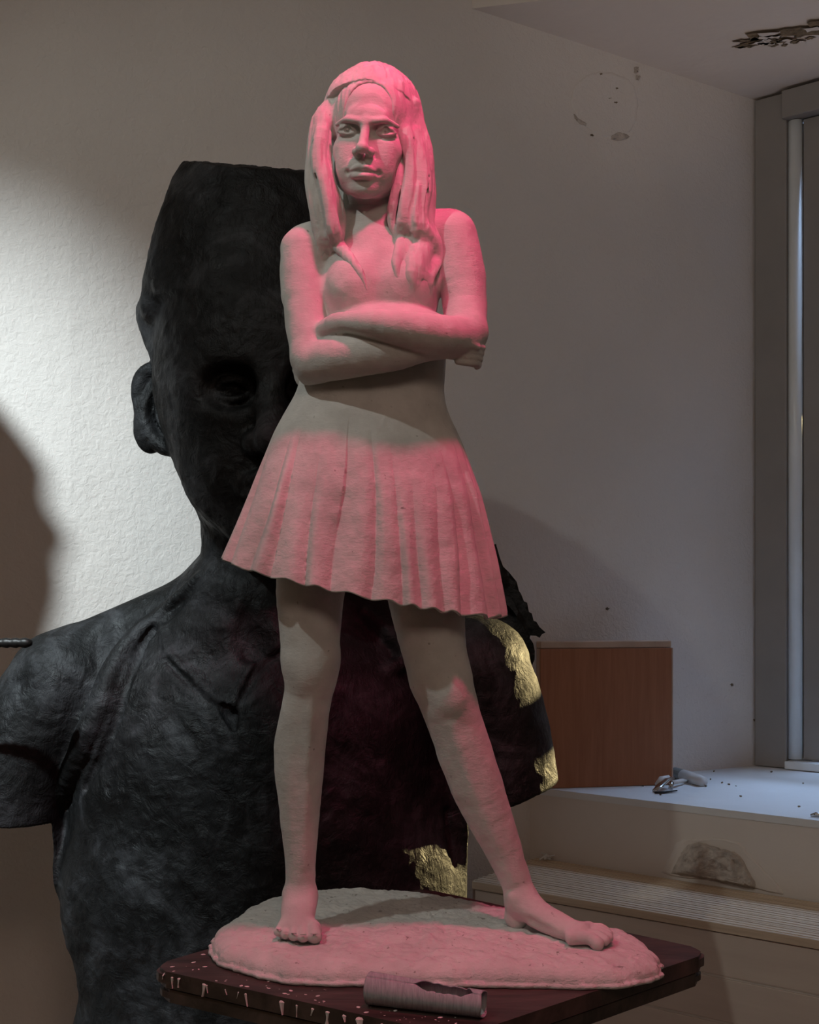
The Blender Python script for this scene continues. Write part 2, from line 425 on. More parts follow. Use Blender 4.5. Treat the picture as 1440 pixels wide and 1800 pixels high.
for a0, a1 in ((0.19, 0.67), (0.71, 1.19)):
    bm = bmesh.new(); bm_bar(bm, wp((a0+a1)/2, ZS+0.06, 0.015), wp((a0+a1)/2, ZT1-0.12, 0.015), (U.x, U.y, 0), (a1-a0)/2, 0.002)
    bm_obj('pane', bm, M_GLASS, win)

# unseen wall added outside the window to keep direct sun off the sill
bm = bmesh.new(); bm_prism(bm, [WB+U*-0.6+NRM*0.82, WB+U*3.0+NRM*0.82, WB+U*3.0+NRM*0.98, WB+U*-0.6+NRM*0.98], 0, CAMZ+0.10); bevel(bm, 0.01)
o = bm_obj('sun_block_wall', bm, M_WALL2, None, origin=wp(0.5, 0, 0.9)[:2]+(0,)); o['label'] = 'low rendered wall added outside the window to keep the sun off the sill, unseen'; o['category'] = 'wall'

# unseen tree added outside to hold the higher sun off the bust
tr = empty('sun_block_tree', (2.9, 4.95, 0), 'leafy tree added outside the window to block the higher sun, unseen', 'tree')
bm = bmesh.new(); bm_tube(bm, [(2.9, 4.95, 0), (2.95, 4.85, 1.4), (3.1, 4.6, 2.6), (3.2, 4.4, 3.4)], [0.14, 0.12, 0.10, 0.05], 10); bm_obj('trunk', bm, M_DARKM, tr, True)
bm = bmesh.new(); bmesh.ops.create_icosphere(bm, subdivisions=4, radius=1.0)
for v in bm.verts:
    n = 1+0.10*math.sin(9*v.co.x+2*v.co.z)*math.sin(8*v.co.y)+0.06*math.sin(17*v.co.z+11*v.co.x); v.co = Vector((3.2+v.co.x*1.35*n, 4.25+v.co.y*1.25*n, CAMZ+2.12+v.co.z*1.12*n))
bm_obj('foliage', bm, simple('leaf_green', (0.05, 0.10, 0.03), 0.8, var=0.5), tr, True)

# flaked plaster on the soffit: bare lath patches and lifted flakes
def soffit_pt(px, py, lift=0.0):
    z = ZT0-0.018-lift
    Y = (z-CAMZ)*FPX/(HOR-py); return Vector((xy(px, Y), Y, z))
def flake(name, outline, mat, lift, thick, parent, seed):
    rnd = random.Random(seed); pts = []
    for i, (x, y) in enumerate(outline):
        x2, y2 = outline[(i+1) % len(outline)]
        for t in (0, 0.33, 0.66): pts.append((x+(x2-x)*t+rnd.uniform(-1.5, 1.5), y+(y2-y)*t+rnd.uniform(-1.2, 1.2)))
    bm = bmesh.new(); a = [bm.verts.new(soffit_pt(x, y, lift)) for x, y in pts]; b = [bm.verts.new(soffit_pt(x, y, lift-thick)) for x, y in pts]
    n = len(pts); bm.faces.new(a); bm.faces.new(b[::-1])
    for i in range(n): bm.faces.new((a[i], a[(i+1) % n], b[(i+1) % n], b[i]))
    bmesh.ops.triangulate(bm, faces=bm.faces)
    return bm_obj(name, bm, mat, parent)
rnd = random.Random(44)
flake('bare_patch', [(1312, 60), (1370, 53), (1408, 49), (1446, 46), (1446, 62), (1400, 63), (1345, 66), (1322, 72), (1316, 66)], M_LATH, 0.002, 0.012, wall_window, 1)
flake('bare_patch', [(1418, 40), (1446, 36), (1446, 50), (1424, 48)], M_LATH, 0.002, 0.012, wall_window, 2)
flake('paint_flake', [(1332, 60), (1368, 56), (1374, 57), (1352, 63), (1336, 64)], M_WALL2, 0.006, 0.003, wall_window, 4)
flake('paint_flake', [(1408, 50), (1438, 47), (1446, 52), (1420, 56)], M_WALL2, 0.006, 0.003, wall_window, 5)
for k in range(16):
    x = rnd.uniform(1302, 1425); y = 80-(x-1300)*0.07+rnd.uniform(-9, 6); L = rnd.uniform(6, 22); h = rnd.uniform(1.5, 4)
    flake('bare_patch', [(x-L, y+1), (x-L*0.3, y-h), (x+L*0.5, y-h*0.7-1), (x+L, y-2), (x+L*0.4, y+h*0.6), (x-L*0.4, y+h)], M_LATH, 0.002, 0.010, wall_window, 50+k)
for k in range(9):
    x = rnd.uniform(1310, 1430); y = 78-(x-1300)*0.07+rnd.uniform(-9, 7); L = rnd.uniform(6, 16); h = rnd.uniform(1.5, 3.5)
    flake('paint_flake', [(x-L, y+1), (x-L*0.2, y-h), (x+L, y-2), (x+L*0.5, y+h)], M_WALL2, 0.007, 0.004, wall_window, 80+k)

# crumbling hole in the parapet face
def front_pt(px, py, lift=0.0):
    # sight line meets the parapet plane NRM.p = c
    c = NRM.dot(TIP)-lift; Y = c/(NRM.x*(px-CX)/FPX+NRM.y); return Vector((xy(px, Y), Y, CAMZ-(py-HOR)/FPX*Y))
def patch_mesh(name, outline, mat, parent, ptfn, relief, seed, freq, base=0.0015, n=46, lip=0.0):
    """irregular relief patch lying on a wall: heights from noise, edge feathered down"""
    o = catmull(np.array(outline+[outline[0]], float), 5)[:-1]; c = o.mean(0); m = len(o)
    rnd = np.random.RandomState(seed); o = o+rnd.uniform(-1.3, 1.3, o.shape)
    pts = [c]; rr = [0.0]
    for q in range(1, n+1):
        for e in o: pts.append(c+(e-c)*(q/n)); rr.append(q/n)
    pts = np.array(pts); rr = np.array(rr)
    P3 = np.c_[pts/40.0, np.zeros(len(pts))]
    hgt = (vnoise(P3, freq, seed, 4)*0.5+0.5)
    hgt = base+relief*hgt*np.clip((1-rr)*7, 0, 1)+lip*np.exp(-((rr-0.93)/0.04)**2)
    hgt[rr > 0.995] = 0.0
    vs = [ptfn(x, y, h) for (x, y), h in zip(pts, hgt)]
    fs = [(0, 1+i, 1+(i+1) % m) for i in range(m)]
    for q in range(n-1):
        a = 1+q*m; b = a+m
        fs += [(a+i, b+i, b+(i+1) % m, a+(i+1) % m) for i in range(m)]
    return mesh_obj(name, vs, fs, mat, parent, True)
patch_mesh('loose_plaster', [(1163, 1535), (1180, 1500), (1196, 1478), (1230, 1474), (1262, 1473), (1300, 1482), (1320, 1505), (1350, 1535), (1378, 1572), (1330, 1562), (1260, 1550), (1200, 1543)], M_WALL2, wall_window, front_pt, 0.006, 11, 1.2, lip=0.0018)
patch_mesh('crumbled_hole', [(1180, 1535), (1192, 1508), (1206, 1488), (1228, 1480), (1246, 1484), (1268, 1492), (1296, 1500), (1310, 1518), (1326, 1546), (1328, 1561), (1300, 1557), (1250, 1548), (1210, 1541)], M_CRUMB, wall_window, lambda x, y, h: front_pt(x, y, h+0.002), 0.032, 12, 3.4, n=70)
# old filler patch on the back wall
nW = Vector((nB.x, nB.y))
def back_pt(px, py, lift=0.0):
    c = nW.dot(WB)-lift; Y = c/(nW.x*(px-CX)/FPX+nW.y); return Vector((xy(px, Y), Y, CAMZ-(py-HOR)/FPX*Y))
patch_mesh('filler_patch', [(1002, 180), (1012, 150), (1040, 130), (1075, 128), (1110, 145), (1122, 185), (1112, 225), (1085, 245), (1050, 235), (1018, 212)], M_WALL, wall_back, back_pt, 0.0012, 13, 2.0, lip=0.0008)
for sd, ol in ((14, [(1008, 200), (1016, 208), (1032, 218), (1028, 222), (1014, 212)]), (15, [(1072, 240), (1090, 232), (1106, 240), (1092, 247), (1078, 246)]), (16, [(1115, 119), (1122, 118), (1123, 126), (1116, 128)]), (17, [(1119, 133), (1125, 134), (1124, 140), (1119, 139)])):
    patch_mesh('chip', ol, M_CRUMB, wall_back, back_pt, 0.004, sd, 3.0, n=6)
# pits down the back wall
for sd, (px, py) in enumerate([(1057, 130), (1073, 172), (1083, 180), (1287, 1204), (1327, 1265), (1085, 155), (1041, 238), (1068, 1070), (30, 540)]):
    q = [(px+3*math.cos(a), py+2*math.sin(a)) for a in (0, 1.2, 2.5, 3.6, 5)]
    if px > 100: patch_mesh('chip', q, M_LATH, wall_back, back_pt, 0.002, 30+sd, 3.0, n=4)

# ------------------------------------------------------------------ radiator cover under the sill
ZR = CAMZ-0.71
C0 = Vector((0.353, 3.34))-NRM*0.004; C1 = C0+U*1.75
F0 = Vector((0.155, 3.06)); FD = (Vector((0.848, 2.531))-F0).normalized(); F1 = F0+FD*1.75
rc = empty('radiator_cover', (F0.x, F0.y, 0), 'pale slatted wooden cover like a long bench below the window sill', 'radiator cover')
NS = 5
for i in range(NS):
    a, b = i/NS+0.004, (i+1)/NS-0.004
    poly = [F0.lerp(C0, a), F1.lerp(C1, a), F1.lerp(C1, b), F0.lerp(C0, b)]
    bm = bmesh.new(); bm_prism(bm, poly, ZR-0.02, ZR); bevel(bm, 0.0025, 2)
    bm_obj('slat', bm, M_SLAT, rc)
    # raised ribs along each slat
    bm = bmesh.new()
    for q in range(3):
        t = a+(b-a)*(0.2+0.3*q); bm_bar(bm, v3(F0.lerp(C0, t), ZR), v3(F1.lerp(C1, t), ZR), (-FD.y, FD.x, 0), 0.0035, 0.0016)
    bm_obj('rib', bm, M_SLAT, rc)
zb = ZR-0.022; inw = Vector((-FD.y, FD.x))
NB = 7; hb = (zb-0.0)/NB
for i in range(NB):
    z1 = zb-i*hb; z0 = z1-hb+0.005
    bm = bmesh.new(); bm_prism(bm, [F0+FD*0.006+inw*0.006, F1+inw*0.006, F1+inw*0.0083, F0+FD*0.006+inw*0.0083], z0, z1); bevel(bm, 0.002, 1)
    bm_obj('front_board', bm, M_COVER, rc)
bm = bmesh.new(); bm_prism(bm, [F0+FD*0.01+inw*0.0085, F1+inw*0.0085, F1+inw*0.03, F0+FD*0.01+inw*0.03], 0.0, zb-0.002)
bm_obj('backing', bm, M_GROOVE, rc)
bm = bmesh.new(); bm_prism(bm, [F0+inw*0.006, F0+FD*0.018+inw*0.032, C0+FD*0.018-inw*0.012, C0-inw*0.012], 0.0, zb); bm_obj('end_panel', bm, M_COVER, rc)

# ------------------------------------------------------------------ orange-brown box leaning at the back of the sill
bx = empty('storage_box', (0.54, 3.39, ZS), 'orange brown wooden box standing at the back of the window sill', 'box')
b0 = Vector((0.356, 3.316)); b1 = Vector((0.727, 3.390)); bd = (b1-b0).normalized(); bn = Vector((-bd.y, bd.x))
zt = CAMZ-(1128-HOR)/FPX*3.39
bm = bmesh.new(); bm_prism(bm, [b0, b1, b1+bn*0.012, b0+bn*0.012], ZS+0.001, zt-0.017); bevel(bm, 0.001, 1); bm_obj('front_panel', bm, M_BOX, bx)
bm = bmesh.new(); bm_prism(bm, [b0+bn*0.013, b1+bn*0.013, b1+bn*0.052-bd*0.0, b0+bn*0.04], ZS+0.001, zt-0.017); bm_obj('box_body', bm, M_BOXTOP, bx)
bm = bmesh.new(); bm_prism(bm, [b0+bn*0.002, b1+bn*0.002, b1+bn*0.058+bd*0.004, b0+bn*0.042], zt-0.016, zt+0.003); bevel(bm, 0.002, 1); bm_obj('lid', bm, M_BOXTOP, bx)
bm = bmesh.new(); bm_prism(bm, [b1+bd*0.0005, b1+bd*0.004, b1+bd*0.004+bn*0.052, b1+bn*0.052+bd*0.0005], ZS+0.001, zt-0.017); bm_obj('side_edge', bm, M_BOXTOP, bx)

# ------------------------------------------------------------------ things on the sill
def sill_pt(px, py, up=0.0):
    Y = (CAMZ-ZS)*FPX/(py-HOR); return Vector((xy(px, Y), Y, ZS+up))
a, b = sill_pt(1187, 1369, 0.017), sill_pt(1237, 1383, 0.014)
tb = empty('plastic_tube', (a.x, a.y, ZS), 'short white plastic tube with a grey cap lying on the sill beside the box', 'tube')
bm = bmesh.new(); m1 = a.lerp(b, 0.3); bm_tube(bm, [m1, a.lerp(b, 0.8), b], [0.017, 0.0165, 0.0135], 16); bm_obj('tube_body', bm, M_PLASTIC, tb, True)
bm = bmesh.new(); bm_tube(bm, [a, a.lerp(b, 0.29)], [0.0165, 0.0168], 16); bm_obj('cap', bm, M_CLOUDY, tb)
q0 = sill_pt(1170, 1391)
cl = empty('spring_clip', q0, 'small shiny metal spring clip lying on the sill in front of the box', 'clip')
def cq(px, py, up): return sill_pt(px, py, up)
bm = bmesh.new(); bm_tube(bm, [cq(1151, 1394, 0.006), cq(1160, 1391, 0.014), cq(1172, 1388, 0.026), cq(1184, 1386, 0.030)], [0.007, 0.011, 0.010, 0.006], 12, squash=0.45); bm_obj('upper_jaw', bm, M_METAL, cl, True)
bm = bmesh.new(); bm_tube(bm, [cq(1152, 1396, 0.004), cq(1168, 1395, 0.004), cq(1190, 1393, 0.005)], [0.005, 0.006, 0.003], 10, squash=0.5); bm_obj('lower_jaw', bm, M_DARKM, cl, True)
bm = bmesh.new(); bm_tube(bm, [cq(1179, 1392, 0.008), cq(1181, 1391, 0.024)], [0.0065, 0.0065], 12); bm_obj('spring', bm, M_METAL, cl, True)
bm = bmesh.new(); bm_tube(bm, [cq(1155, 1387, 0.012), cq(1164, 1386, 0.026), cq(1176, 1385, 0.030)], [0.008, 0.012, 0.007], 12, squash=0.7); bm_obj('grip', bm, M_PLASTIC, cl, True)
bm = bmesh.new(); bm_tube(bm, [cq(1183, 1386, 0.016), cq(1200, 1380, 0.012), cq(1208, 1378, 0.008)], [0.006, 0.006, 0.003], 10); bm_obj('grip', bm, M_PLASTIC, cl, True)
qe = sill_pt(1435, 1437)
bm = bmesh.new(); bm_tube(bm, [qe+Vector((-0.012, 0.004, 0.004)), qe+Vector((0.0, 0, 0.007)), qe+Vector((0.02, -0.008, 0.005))], [0.003, 0.006, 0.004], 8)
o = bm_obj('bolt', bm, M_METAL, None, True, qe); o['label'] = 'tiny metal bolt at the front edge of the sill, right edge of the photo'; o['category'] = 'bolt'
rnd = random.Random(5); bm = bmesh.new()
for px, py in ((1249, 1371), (1269, 1377), (1255, 1357), (1304, 1401), (1355, 1358), (1403, 1419), (1412, 1378), (1294, 1383), (1283, 1380), (1131, 1383), (1160, 1398), (1240, 1383)):
    c = sill_pt(px, py, 0.002); bm_tube(bm, [c, c+Vector((rnd.uniform(-.006, .006), rnd.uniform(-.004, .004), 0.001))], [0.0025, 0.0018], 5)
o = bm_obj('plaster_crumbs', bm, M_LATH, None, False, (0.9, 3.4, ZS)); o['kind'] = 'stuff'; o['label'] = 'dark plaster crumbs scattered over the white window sill'; o['category'] = 'debris'
# scrap on the slats
Yc = (CAMZ-ZR)*FPX/(1513-HOR); c = Vector((xy(961, Yc), Yc, ZR))
bm = bmesh.new()
for i in range(7):
    ang = i*0.9; L = 0.012+0.01*(i % 3)
    bm_tube(bm, [c+Vector((math.cos(ang)*L, math.sin(ang)*L*0.6, 0.004+0.004*(i % 2))), c+Vector((0, 0, 0.006+0.002*i)), c+Vector((-math.cos(ang+0.7)*L*0.8, -math.sin(ang)*L*0.5, 0.010+0.004*(i % 3)))], [0.0025, 0.0032, 0.0015], 5)
o = bm_obj('twisted_scrap', bm, M_PLASTIC, None, False, c); o['label'] = 'small twisted pale scrap lying on the far end of the slatted cover'; o['category'] = 'scrap'

# ------------------------------------------------------------------ sculpture stand
S = 1.4/FPX
def SW(p): p = np.asarray(p, float); return p*S+np.array([0, 1.4, CAMZ])
ZTAB = -624.0
corner = [(-445, -86), (72, -412), (537, 7), (20, 480)]
def rounded(poly, r, seg=4):
    out = []; n = len(poly)
    for i in range(n):
        p = Vector(poly[i]); a = (Vector(poly[i-1])-p).normalized(); b = (Vector(poly[(i+1) % n])-p).normalized()
        for t in range(seg+1):
            t /= seg; out.append(p+a*r*(1-t)**2+b*r*t**2)
    return out
def slab(name, inset, z0, z1, r, parent, mat, bev):
    c = Vector((46, 0)); poly = [c+(Vector(q)-c)*(1-inset) for q in corner]
    poly = [Vector(SW((p.x, p.y, 0))[:2]) for p in rounded(poly, r)]
    bm = bmesh.new(); bm_prism(bm, poly, SW((0, 0, z0))[2], SW((0, 0, z1))[2])
    e = [e for e in bm.edges if abs(e.verts[0].co.z-e.verts[1].co.z) < 1e-6]
    bmesh.ops.bevel(bm, geom=e, offset=bev, segments=2, affect='EDGES', clamp_overlap=True)
    return bm_obj(name, bm, mat, parent)
base_c = SW((46, 0, 0))
stand = empty('sculpture_stand', (base_c[0], base_c[1], 0), 'dark wooden square topped sculpture stand splashed with plaster under the white figure', 'stand')
slab('tabletop', 0.0, ZTAB-27, ZTAB, 46, stand, M_TABLE, 0.004)
slab('lower_board', 0.012, ZTAB-52, ZTAB-30, 46, stand, M_TABLE, 0.004)
slab('core_board', 0.05, ZTAB-31, ZTAB-26, 20, stand, M_TABLE, 0.001)
zt_tab = SW((0, 0, ZTAB))[2]; zlow = SW((0, 0, ZTAB-52))[2]
bm = bmesh.new(); bm_tube(bm, [(base_c[0], base_c[1], 0.34), (base_c[0], base_c[1], zlow)], [0.035, 0.035], 16); bm_obj('post', bm, M_DARKM, stand, True)
for kx, ky in ((1, 1), (-1, 1), (1, -1), (-1, -1)):
    p0 = Vector((base_c[0]+kx*0.05, base_c[1]+ky*0.05, 0.62)); p1 = Vector((base_c[0]+kx*0.22, base_c[1]+ky*0.22, 0.0))
    bm = bmesh.new(); bm_bar(bm, p0, p1, (kx, -ky, 0), 0.02, 0.02); bm_obj('leg', bm, M_TABLE, stand)
bm = bmesh.new(); bm_prism(bm, [(base_c[0]+a*0.09, base_c[1]+b*0.09) for a, b in ((-1, -1), (1, -1), (1, 1), (-1, 1))], 0.55, 0.64); bm_obj('hub_block', bm, M_TABLE, stand)
# plaster drips over the front edges
rnd = random.Random(3); bm = bmesh.new()
def edge_pt(t, out, z):   # along the left front edge
    a, b = Vector(corner[0]), Vector(corner[1]); p = a.lerp(b, t); n = Vector((b-a).normalized()); n = Vector((n.y, -n.x))
    q = p+n*out; return Vector(SW((q.x, q.y, z)))
for t, wd, ln in ((0.10, 5, 17), (0.125, 8, 14), (0.21, 9, 30), (0.225, 3, 12), (0.33, 3, 10), (0.36, 4, 22), (0.475, 9, 28), (0.52, 4, 18), (0.57, 6, 10), (0.62, 8, 30), (0.67, 6, 8), (0.72, 12, 20), (0.78, 5, 12), (0.29, 2.5, 8), (0.065, 3, 6)):
    c0 = edge_pt(t, -6, ZTAB-2); c1 = edge_pt(t+rnd.uniform(-.004, .004), 0.6, ZTAB-8); c2 = edge_pt(t+rnd.uniform(-.004, .004), 0.3, ZTAB-8-min(ln, 19))
    bm_tube(bm, [c0, c1, c2], [wd*S*rnd.uniform(0.3, 0.7), wd*S*rnd.uniform(0.4, 0.6), wd*S*rnd.uniform(0.2, 0.55)], 8, squash=0.35)
for i in range(70):
    t = rnd.uniform(0.05, 0.95); off = -rnd.expovariate(1/35.0)-6; r = rnd.choice((1, 1.3, 1.8, 2.5, 4))
    c = edge_pt(t, off, ZTAB+0.3); v = Vector((rnd.uniform(-1, 1), rnd.uniform(-1, 1), 0)).normalized()*r*S
    bm_tube(bm, [c-v, c, c+v], [r*S*0.4, r*S*0.8, r*S*0.35], 7, squash=0.2)
o = bm_obj('plaster_splashes', bm, M_PAINT, stand); o['kind'] = 'stuff'; o['label'] = 'dried white plaster drips along the front edge'

# ------------------------------------------------------------------ the plaster figure
statue = empty('plaster_statue', tuple(SW((46, 40, ZTAB))), 'white plaster statue of a standing girl with crossed arms and pleated skirt, lit pink', 'statue')
def to_world_mesh(name, V, Q, mat, disp=None, parent=None, label=None):
    if disp is not None:
        V = V+disp(V)
    o = mesh_obj(name, SW(V), Q, mat, parent or statue, True)
    if label: o['label'] = label
    return o
# --- body
G = Sdf((-265, -185, -612), (375, 140, 700), 2.4)
A = lambda *a, **k: G.ell(*a, **k)
# torso
G.ell(P(668, 515, 0)[:3], (104, 70, 118), 1)
G.tube([P(560, 428, 5, 36), P(668, 412, 5, 44), P(775, 412, 5, 38)], 25, sub=4)
G.tube([P(648, 380, 12, 38), P(652, 408, 12, 41), P(655, 430, 10, 50)], 22)
G.tube([P(628, 395, 15, 26), P(545, 422, 8, 22)], 22); G.tube([P(690, 388, 15, 26), P(790, 400, 8, 22)], 22)
G.ell(P(622, 505, -48)[:3], (44, 36, 46), 26); G.ell(P(716, 502, -48)[:3], (44, 36, 46), 26)
G.ell(P(690, 580, -40)[:3], (106, 74, 40), 10)
G.ell(P(658, 650, 0)[:3], (116, 62, 125), 40)
G.ell(P(650, 800, 5)[:3], (135, 92, 125), 45)
# ribbed collar
for i in range(9):
    x = 622+i*6.5; G.tube([P(x, 398, -24-4*math.sin(i/8*math.pi), 2.0), P(x-1, 412, -32-5*math.sin(i/8*math.pi), 2.0)], 2)
# viewer-left arm
G.tube([P(533, 440, 0, 40), P(533, 485, -6, 40.5), P(535, 520, -12, 40)], 18)
G.tube([P(535, 510, -11, 38), P(540, 570, -25, 38), P(548, 628, -52, 35)], 3)
G.tube([P(548, 628, -52, 35), P(556, 638, -64, 34)], 10)
G.tube([P(556, 637, -66, 34.5), P(600, 628, -92, 37), P(650, 624, -108, 33), P(700, 621, -108, 27.5), P(745, 614, -100, 21), P(800, 612, -72, 17)], 7, sub=3)
G.ell(P(540, 655, -52)[:3], (14, 14, 20), 14)
# viewer-right arm
G.tube([P(797, 414, 0, 41), P(806, 455, -5, 42), P(812, 490, -10, 42)], 18)
G.tube([P(812, 480, -9, 40), P(818, 540, -22, 39), P(819, 585, -50, 36)], 3)
G.tube([P(819, 585, -50, 36), P(812, 594, -64, 33)], 10)
G.tube([P(812, 592, -68, 33), P(770, 588, -112, 33), P(720, 580, -138, 30), P(660, 570, -142, 24), P(615, 566, -122, 17.5), P(590, 570, -100, 17)], 7, sub=3)
# hand tucked into the elbow on the left, fingers behind the arm
G.tube([P(598, 568, -108, 16), P(582, 574, -84, 18), P(566, 584, -60, 17)], 6, sq=(1, 0.8, 1))
for i, (x, y) in enumerate(((519, 640), (523, 652), (528, 664), (533, 672))):
    G.tube([P(550, 600+i*14, -10, 8), P(520+i*2, y-6, 14, 7.5), P(x+4, y+4, 0, 7), P(x+8, y+10, -12, 6)], 2, sub=3)
# fist under the elbow on the right
G.tube([P(795, 612, -74, 17), P(815, 616, -62, 18)], 6)
for i in range(4):
    G.tube([P(806, 604+i*10, -84+i*4, 7), P(828, 607+i*10, -80+i*4, 7.4), P(846-i*2, 611+i*10, -58+i*4, 7), P(844-i*2, 614+i*10, -42, 6)], 1.5, sub=3)
G.tube([P(806, 600, -86, 8), P(826, 604, -88, 7.5), P(838, 610, -78, 6.5)], 2)
# legs
G.tube([P(585, 880, 0, 78), P(556, 985, -4, 66), P(546, 1040, -6, 60), P(545, 1100, -8, 54.5), P(546, 1160, -12, 50)], 25, sub=3)
G.tube([P(546, 1160, -12, 50), P(546, 1192, -13, 46), P(542, 1220, -6, 42), P(533, 1270, 2, 43.5), P(527, 1315, 6, 45), P(526, 1370, 6, 41.5), P(527, 1430, 5, 35.5), P(528, 1490, 5, 29), P(528, 1545, 8, 26), P(528, 1585, 12, 27)], 12, sub=3)
G.ell(P(543, 1180, -46)[:3], (25, 16, 30), 14)
G.ell(P(548, 1215, -40)[:3], (14, 9, 12), 12)
G.tube([P(548, 1235, -40, 6), P(540, 1330, -32, 7), P(536, 1440, -22, 6), P(533, 1520, -12, 5)], 14)
G.tube([P(715, 880, 0, 80), P(742, 1010, -2, 70), P(752, 1070, -4, 65), P(761, 1130, -6, 58), P(774, 1190, -10, 53)], 25, sub=3)
G.tube([P(774, 1190, -10, 53), P(786, 1228, -12, 51), P(800, 1270, -6, 48), P(820, 1330, 2, 48), P(836, 1375, 4, 46.5), P(858, 1430, 6, 41), P(884, 1490, 8, 33), P(904, 1540, 10, 27.5), P(917, 1580, 12, 27)], 12, sub=3)
G.ell(P(790, 1222, -50)[:3], (26, 16, 32), 14)
G.tube([P(796, 1275, -44, 7), P(832, 1390, -34, 7), P(872, 1480, -20, 6), P(902, 1550, -10, 5)], 14)
G.tube([P(776, 1165, -52, 3), P(778, 1205, -56, 3.5)], 4, 'sub')
# left foot towards the viewer
G.tube([P(527, 1593, 30, 25), P(526, 1615, 34, 23)], 14)
G.tube([P(528, 1575, 6, 27), P(524, 1602, -18, 27), P(522, 1633, -42, 25)], 12, sq=(1.12, 1, 0.9))
G.tube([P(500, 1635, -45, 14), P(524, 1633, -48, 17), P(548, 1635, -48, 17)], 12)
for x0, x1, y, d, r in ((548, 553, 1641, -76, 12.5), (531, 533, 1642, -78, 9.5), (517, 517, 1640, -75, 9), (504, 502, 1637, -69, 8.5), (493, 489, 1633, -60, 7.5)):
    G.tube([P(x0, 1635, -46, r), P((x0+x1)/2, 1634, d+14, r*0.92), P(x1, y+5, d, r)], 2.2, sub=2)
    G.tube([P(x1-r*.5, y, d-r-1, 1.6), P(x1+r*.5, y, d-r-1, 1.6)], 1.5)
# right foot pointing right
G.tube([P(914, 1590, 18, 25), P(909, 1612, 22, 22)], 14)
G.ell(P(903, 1577, -8)[:3], (8, 8, 10), 8)
G.tube([P(918, 1580, 6, 27), P(944, 1606, -14, 26), P(978, 1624, -42, 23), P(1015, 1640, -70, 19)], 12, sq=(1, 1.1, 0.95), sub=2)
G.tube([P(1005, 1648, -92, 13), P(1022, 1640, -74, 17), P(1034, 1632, -50, 13)], 10)
for x0, y0, d0, x1, y1, d1, r in ((1018, 1650, -94, 1050, 1659, -112, 12), (1030, 1644, -82, 1063, 1653, -100, 9.5), (1034, 1640, -72, 1069, 1648, -87, 9), (1037, 1636, -62, 1070, 1643, -73, 8.5), (1038, 1632, -50, 1066, 1637, -58, 7.5)):
    G.tube([P(x0, y0-2, d0, r), P((x0+x1)/2+3, (y0+y1)/2-5, (d0+d1)/2, r*0.92), P(x1, y1, d1, r)], 2, sub=2)
G.tube([P(930, 1622, -40, 9), P(962, 1640, -66, 9), P(985, 1650, -88, 6)], 8, 'sub')
body_surf = {}
def bsurf(px, py): return G.surf(px, py)
chest = {q: bsurf(*q) for q in ()}
HAIRPTS = {}
def on_body(px, py, off, r):
    d = G.surf(px, py); d = -40 if d is None else d
    return P(px, py, d+off, r)

# --- head frame
def rotx(a): c, s = math.cos(a), math.sin(a); return np.array([[1, 0, 0], [0, c, -s], [0, s, c]])
def roty(a): c, s = math.cos(a), math.sin(a); return np.array([[c, 0, s], [0, 1, 0], [-s, 0, c]])
def rotz(a): c, s = math.cos(a), math.sin(a); return np.array([[c, -s, 0], [s, c, 0], [0, 0, 1]])
RH = roty(math.radians(4.5)) @ rotz(math.radians(-7)) @ rotx(math.radians(7))
OH = np.array(P(643, 229, -86)[:3])-RH @ np.array([0, -80, 0])
def HL(a, b, c, *r): q = OH+RH @ np.array([a, b, c], float); return (q[0], q[1], q[2], *r)

# hair strands are laid over the body surface, so work them out while the body field is still there
strands = []
def strand(pts, k=2.5, sq=(1, 0.8, 1)): strands.append((pts, k, sq))
grooves = []
# viewer-left side
strand([HL(-64, -20, 60, 16), P(566, 215, -36, 19), P(560, 265, -36, 21), P(560, 320, -36, 23), P(568, 370, -36, 23), P(576, 410, -34, 20), on_body(580, 440, 4, 10)], 12)
strand([P(574, 190, -36, 4), P(566, 232, -54, 12), P(560, 280, -58, 14), P(570, 325, -62, 13), P(580, 372, -62, 13), P(586, 405, -58, 13), on_body(594, 430, -4, 12), on_body(616, 455, -2, 9), on_body(634, 480, 0, 6), on_body(645, 508, 2, 3)], 7)
strand([P(556, 235, -40, 8), P(549, 300, -42, 10), P(553, 350, -42, 11), P(560, 395, -38, 12), on_body(562, 425, -2, 9), on_body(562, 455, 2, 4)], 7)
strand([P(580, 235, -44, 2), P(578, 300, -52, 8), P(590, 345, -50, 9), P(600, 380, -48, 8), P(599, 410, -46, 7), on_body(596, 432, 1, 4)], 5)
grooves.append([P(562, 240, -60, 2.0), P(557, 300, -63, 3), P(562, 350, -64, 3), P(572, 400, -60, 3)])
grooves.append([P(552, 250, -58, 1.6), P(546, 300, -54, 2), P(548, 350, -56, 2.2), P(556, 395, -52, 2)])
